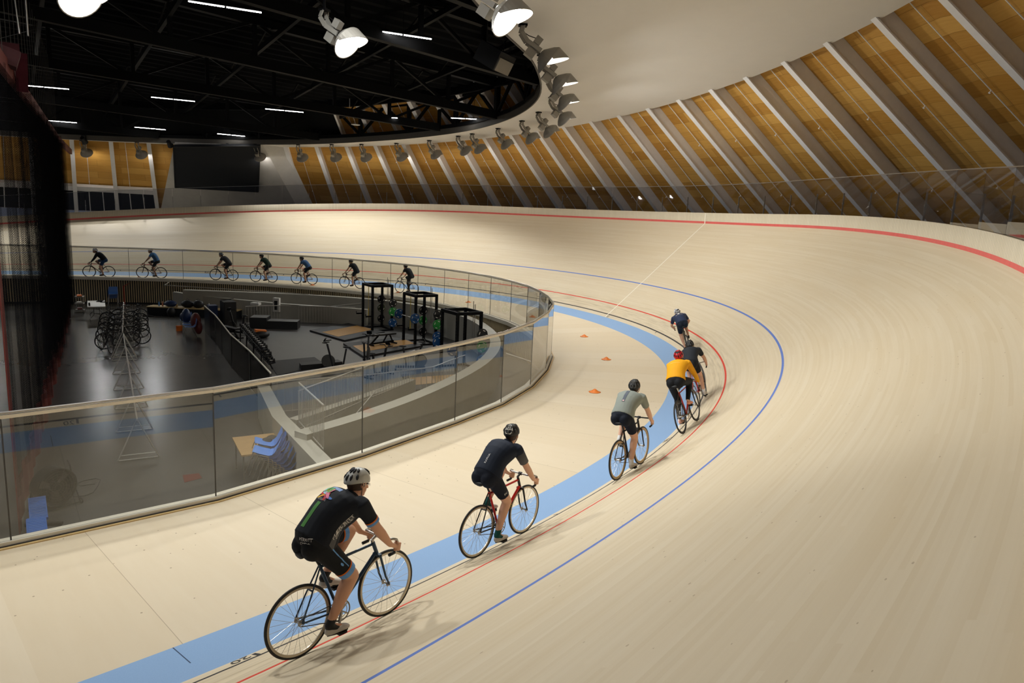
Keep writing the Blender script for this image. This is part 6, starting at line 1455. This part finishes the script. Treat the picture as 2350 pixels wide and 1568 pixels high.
squat_rack(V(40.55, -4.15, ZF), 0.0, 'black squat rack nearest the balustrade, the third one', [(1.05, -1.28, 1.45, 0.23, P_bk), (1.05, -1.28, 0.97, 0.23, P_gr), (1.05, -1.28, 0.42, 0.23, P_bl), (-0.1, 0.12, 1.0, 0.23, P_bl), (-0.25, -1.28, 0.95, 0.24, P_bl)], yellow=False)
t = empty('barbell', 'steel barbell with blue plates racked on the middle squat rack', 'barbell', loc=V(41.55, 1.62, ZF)+Vector((0, 0, 1.30)))
mb = MB(); mb.tube([(0, 0.48, 0), (0, -1.62, 0)], 0.014, 8); mb.build('bar', M_steel, t)
plate((0, 0.22, 0), (0, 1, 0), 0.225, P_bl, t, 0.06); plate((0, -1.36, 0), (0, 1, 0), 0.225, P_bl, t, 0.06)
def gym_bench(loc, rz, lab):
    t = empty('weight_bench', lab, 'bench', loc=loc, rz=rz)
    mb = MB(); mb.box((0.28, 0, 0.44), (0.85, 0.28, 0.07)); mb.build('back_pad', M_rubber, t)
    mb = MB(); mb.box((-0.36, 0, 0.44), (0.34, 0.28, 0.07)); mb.build('seat_pad', M_rubber, t)
    mb = MB(); mb.beam(Vector((-0.55, 0, 0.06)), Vector((0.65, 0, 0.10)), 0.07, 0.07); mb.beam(Vector((-0.5, 0, 0.08)), Vector((-0.15, 0, 0.40)), 0.06, 0.06); mb.beam(Vector((0.1, 0, 0.08)), Vector((0.3, 0, 0.40)), 0.05, 0.05); mb.beam(Vector((0.6, 0, 0.08)), Vector((0.45, 0, 0.40)), 0.05, 0.05); mb.build('frame', M_black_steel, t)
    for x in (-0.55, 0.65): mb = MB(); mb.beam(Vector((x, -0.25, 0.03)), Vector((x, 0.25, 0.03)), 0.07, 0.05); mb.build('foot', M_black_steel, t)
    return t
gym_bench(V(40.2, 0.95, ZF)+Vector((0, 0, 0.1)), 0.15, 'black adjustable weight bench standing on the middle platform')
gym_bench(V(34.55, 5.6, ZF), 1.9, 'black inclined gym machine beside the partition fence')
def exbike(loc, rz, lab, nm='exercise_bike'):
    t = empty(nm, lab, 'exercise machine', loc=loc, rz=rz)
    mb = MB(); mb.beam(Vector((-0.55, 0, 0.1)), Vector((0.55, 0, 0.12)), 0.09, 0.08); mb.beam(Vector((-0.15, 0, 0.12)), Vector((-0.28, 0, 0.85)), 0.06, 0.06); mb.beam(Vector((0.2, 0, 0.12)), Vector((0.42, 0, 1.0)), 0.06, 0.06); mb.build('frame', M_black, t)
    mb = MB(); mb.torus((0.38, 0, 0.36), (0, 1, 0), 0.23, 0.02, 30, 8); mb.lathe([(0.0, -0.02), (0.21, -0.02), (0.21, 0.02), (0.0, 0.02)], (0.38, 0, 0.36), (0, 1, 0), 24); mb.build('flywheel', M_fixture_dark, t)
    mb = MB(); mb.ell((-0.30, 0, 0.90), (0.15, 0.08, 0.035)); mb.build('saddle', M_black, t, smooth=True)
    mb = MB(); mb.tube([(0.30, -0.2, 1.12), (0.55, -0.2, 1.08), (0.43, 0, 1.02), (0.55, 0.2, 1.08), (0.30, 0.2, 1.12)], 0.018, 8); mb.build('handlebar', M_black, t)
    mb = MB(); mb.box((0.50, 0, 1.16), (0.04, 0.2, 0.13), Matrix.Rotation(-0.5, 3, 'Y')); mb.build('console', M_black_steel, t)
    for x in (-0.55, 0.55): mb = MB(); mb.beam(Vector((x, -0.26, 0.04)), Vector((x, 0.26, 0.04)), 0.06, 0.06); mb.build('foot', M_black, t)
    return t
exbike(V(35.1, 6.3, ZF), 2.3, 'dark air bike with silver handles behind the partition fence', 'exercise_bike')
exbike(V(36.5, -3.1, ZF), 2.6, 'black exercise bike just behind the near handrail, left one')
exbike(V(38.0, -2.3, ZF), 0.9, 'black exercise bike just behind the near handrail, right one')
exbike(V(37.5, -4.6, ZF), 0.4, 'dark exercise bike seen through the near balustrade glass')
exbike(V(39.2, -4.0, ZF), -0.5, 'dark upright exercise bike left of the third squat rack')

# ------------------------------------------------------------------ things close behind the near glass
t = empty('weight_bench', 'blue slatted bench seat on a black post at the lower left', 'bench', loc=V(26.3, -14.0, ZF))
mb = MB(); mb.box((0.0, 0.18, 0.44), (0.27, 1.0, 0.05), Matrix.Rotation(0.03, 3, 'X')); mb.box((-0.04, -0.62, 0.45), (0.29, 0.62, 0.05), Matrix.Rotation(0.0, 3, 'X'))
pd = mb.build('pad', mat('ribbed_blue_vinyl', srgb(46, 96, 170), 0.35, 0, 0.1, 30), t)
mb = MB()
for k in range(22): mb.beam(Vector((-0.12 if k > 8 else -0.17, -0.9+k*0.072, 0.478)), Vector((0.12 if k > 8 else 0.09, -0.9+k*0.072, 0.478)), 0.02, 0.012)
mb.build('pad_ribs', mat('ribbed_blue_vinyl_light', srgb(70, 120, 190), 0.35), pd)
mb = MB(); mb.beam(Vector((-0.04, -0.62, 0.02)), Vector((-0.04, -0.62, 0.42)), 0.10, 0.07, Vector((1, 0, 0))); mb.beam(Vector((0, 0.4, 0.02)), Vector((0, 0.4, 0.42)), 0.08, 0.06, Vector((1, 0, 0))); mb.beam(Vector((0, 0.4, 0.2)), Vector((-0.04, -0.62, 0.2)), 0.05, 0.05); mb.build('post', M_black, t)
mb = MB(); mb.beam(Vector((-0.2, 0.55, 0.03)), Vector((0.35, 0.3, 0.03)), 0.08, 0.05); mb.build('foot', M_black, t)
t = empty('drum_fan', 'large black drum fan with wire grille on the grey floor', 'fan', loc=V(26.6, -12.75, ZF)+Vector((0, 0, 0.0)), rz=math.radians(-62))
mb = MB(); mb.lathe([(0.36, -0.14), (0.37, -0.14), (0.37, 0.14), (0.36, 0.14), (0.36, -0.14)], (0, 0, 0.46), (1, 0, 0), 40); mb.build('drum', M_black, t, smooth=False)
mb = MB()
for s in (-1, 1):
    for rr in (0.06, 0.11, 0.16, 0.21, 0.26, 0.31, 0.36): mb.torus((0.145*s, 0, 0.46), (1, 0, 0), rr, 0.003, 36, 5)
    for k in range(16): an = 2*PI*k/16; mb.beam(Vector((0.145*s, math.cos(an)*0.05, 0.46+math.sin(an)*0.05)), Vector((0.145*s, math.cos(an)*0.36, 0.46+math.sin(an)*0.36)), 0.004, 0.004)
mb.build('grille', M_fixture_dark, t)
mb = MB()
for k in range(3):
    an = 2*PI*k/3+0.5; d = Vector((0, math.cos(an), math.sin(an))); e = Vector((0, -math.sin(an), math.cos(an)))
    c = Vector((0, 0, 0.46)); mb.add([c+d*0.04+e*0.03+Vector((0.02, 0, 0)), c+d*0.32+e*0.12+Vector((0.05, 0, 0)), c+d*0.33-e*0.04+Vector((-0.04, 0, 0)), c+d*0.04-e*0.03+Vector((-0.02, 0, 0)), c+d*0.04+e*0.03+Vector((0.03, 0, 0)), c+d*0.32+e*0.12+Vector((0.06, 0, 0)), c+d*0.33-e*0.04+Vector((-0.03, 0, 0)), c+d*0.04-e*0.03+Vector((-0.01, 0, 0))], [(0, 1, 2, 3), (7, 6, 5, 4), (0, 4, 5, 1), (1, 5, 6, 2), (2, 6, 7, 3), (3, 7, 4, 0)])
mb.build('blades', M_fixture_dark, t)
mb = MB(); mb.lathe([(0.08, -0.12), (0.09, 0.06)], (0, 0, 0.46), (1, 0, 0), 16); mb.build('motor', M_black, t)
mb = MB()
for s in (-1, 1): mb.tube([(-0.16, 0.39*s, 0.05), (-0.05, 0.39*s, 0.46), (0.16, 0.39*s, 0.05)], 0.013, 8)
mb.tube([(-0.16, -0.39, 0.05), (-0.16, 0.39, 0.05)], 0.013, 8); mb.tube([(0.16, -0.39, 0.05), (0.16, 0.39, 0.05)], 0.013, 8); mb.tube([(-0.05, 0.39, 0.46), (-0.15, 0.42, 0.72), (-0.25, 0.44, 0.80)], 0.014, 8); mb.build('stand', M_black, t)
for s in (-1, 1): mb = MB(); mb.torus((0.16, 0.41*s, 0.06), (0, 1, 0), 0.045, 0.014, 20, 6); mb.build('wheel', M_rubber, t)
mb = MB(); zf = 0.008
mb.tube([V(x, y, ZF)+Vector((0, 0, zf+0.0)) for x, y in ((26.95, -12.25), (27.15, -12.32), (27.32, -12.2), (27.45, -11.8), (27.52, -11.45), (27.45, -11.33), (27.2, -11.36), (27.05, -11.5), (27.12, -11.66), (27.4, -11.68))], 0.007, 6)
tag(mb.build('power_cord', M_black), 'black power cord curled on the floor right of the fan', 'cord')
# two leaning stacks of blue chairs with a carton board behind
mb = MB(); o = None
t = empty('low_table', 'square light wood table behind the stacked blue chairs', 'table', loc=V(30.72, -12.75, ZF), rz=-0.1)
mb = MB(); mb.box((0, 0, 0.70), (0.95, 1.3, 0.035)); mb.build('table_top', mat('tan_board', srgb(184, 150, 104), 0.6), t)
for sx in (-0.42, 0.42):
    for sy in (-0.55, 0.55): mb = MB(); mb.beam(Vector((sx, sy, 0)), Vector((sx, sy, 0.69)), 0.025, 0.025, Vector((1, 0, 0))); mb.build('leg', M_steel, t)
mb = MB()
for k in range(6): mb.ell(V(30.85, -13.05, ZF)+Vector((0.1*math.sin(k*2), 0.12*math.cos(k*1.7), 0.78+0.02*k)), (0.12, 0.10, 0.07))
tag(mb.build('jumper', mat('dark_knit', srgb(70, 64, 58), 0.8), smooth=True), 'crumpled dark jumper lying on the tan table behind the chairs', 'clothing')
st0 = chair(V(30.55, -13.55, ZF), math.radians(118), 'x', 'stacked blue chairs near the glass', seat=mat('bright_blue_shell', srgb(92, 142, 220), 0.45, 0, 0.05))
rows = [(V(30.98, -14.1, ZF), math.radians(158), 'left'), (V(31.2, -13.45, ZF), math.radians(165), 'right')]
first = True
for base, rz, nm in rows:
    for k in range(8):
        o = st0 if first else copy_tree(st0); first = False
        f_ = Vector((math.cos(rz), math.sin(rz), 0)); o.location = base+f_*(0.075*k+0.08)+Vector((0, 0, 0.062*k+0.03)); o.rotation_euler = (0, -0.26, rz)
        o['label'] = 'blue stacking chair with chrome legs in the %s stack, %s from the bottom' % (nm, ordn[k]); o['group'] = 'stacked blue chairs near the glass'
tag(quad_slab('floor_marking', [(29.1, -12.5), (29.5, -12.4), (29.5, -12.05), (29.15, -12.0)], 0.003, 0.006, M_net_red), 'small red square marking on the grey floor left of the chairs', 'marking')
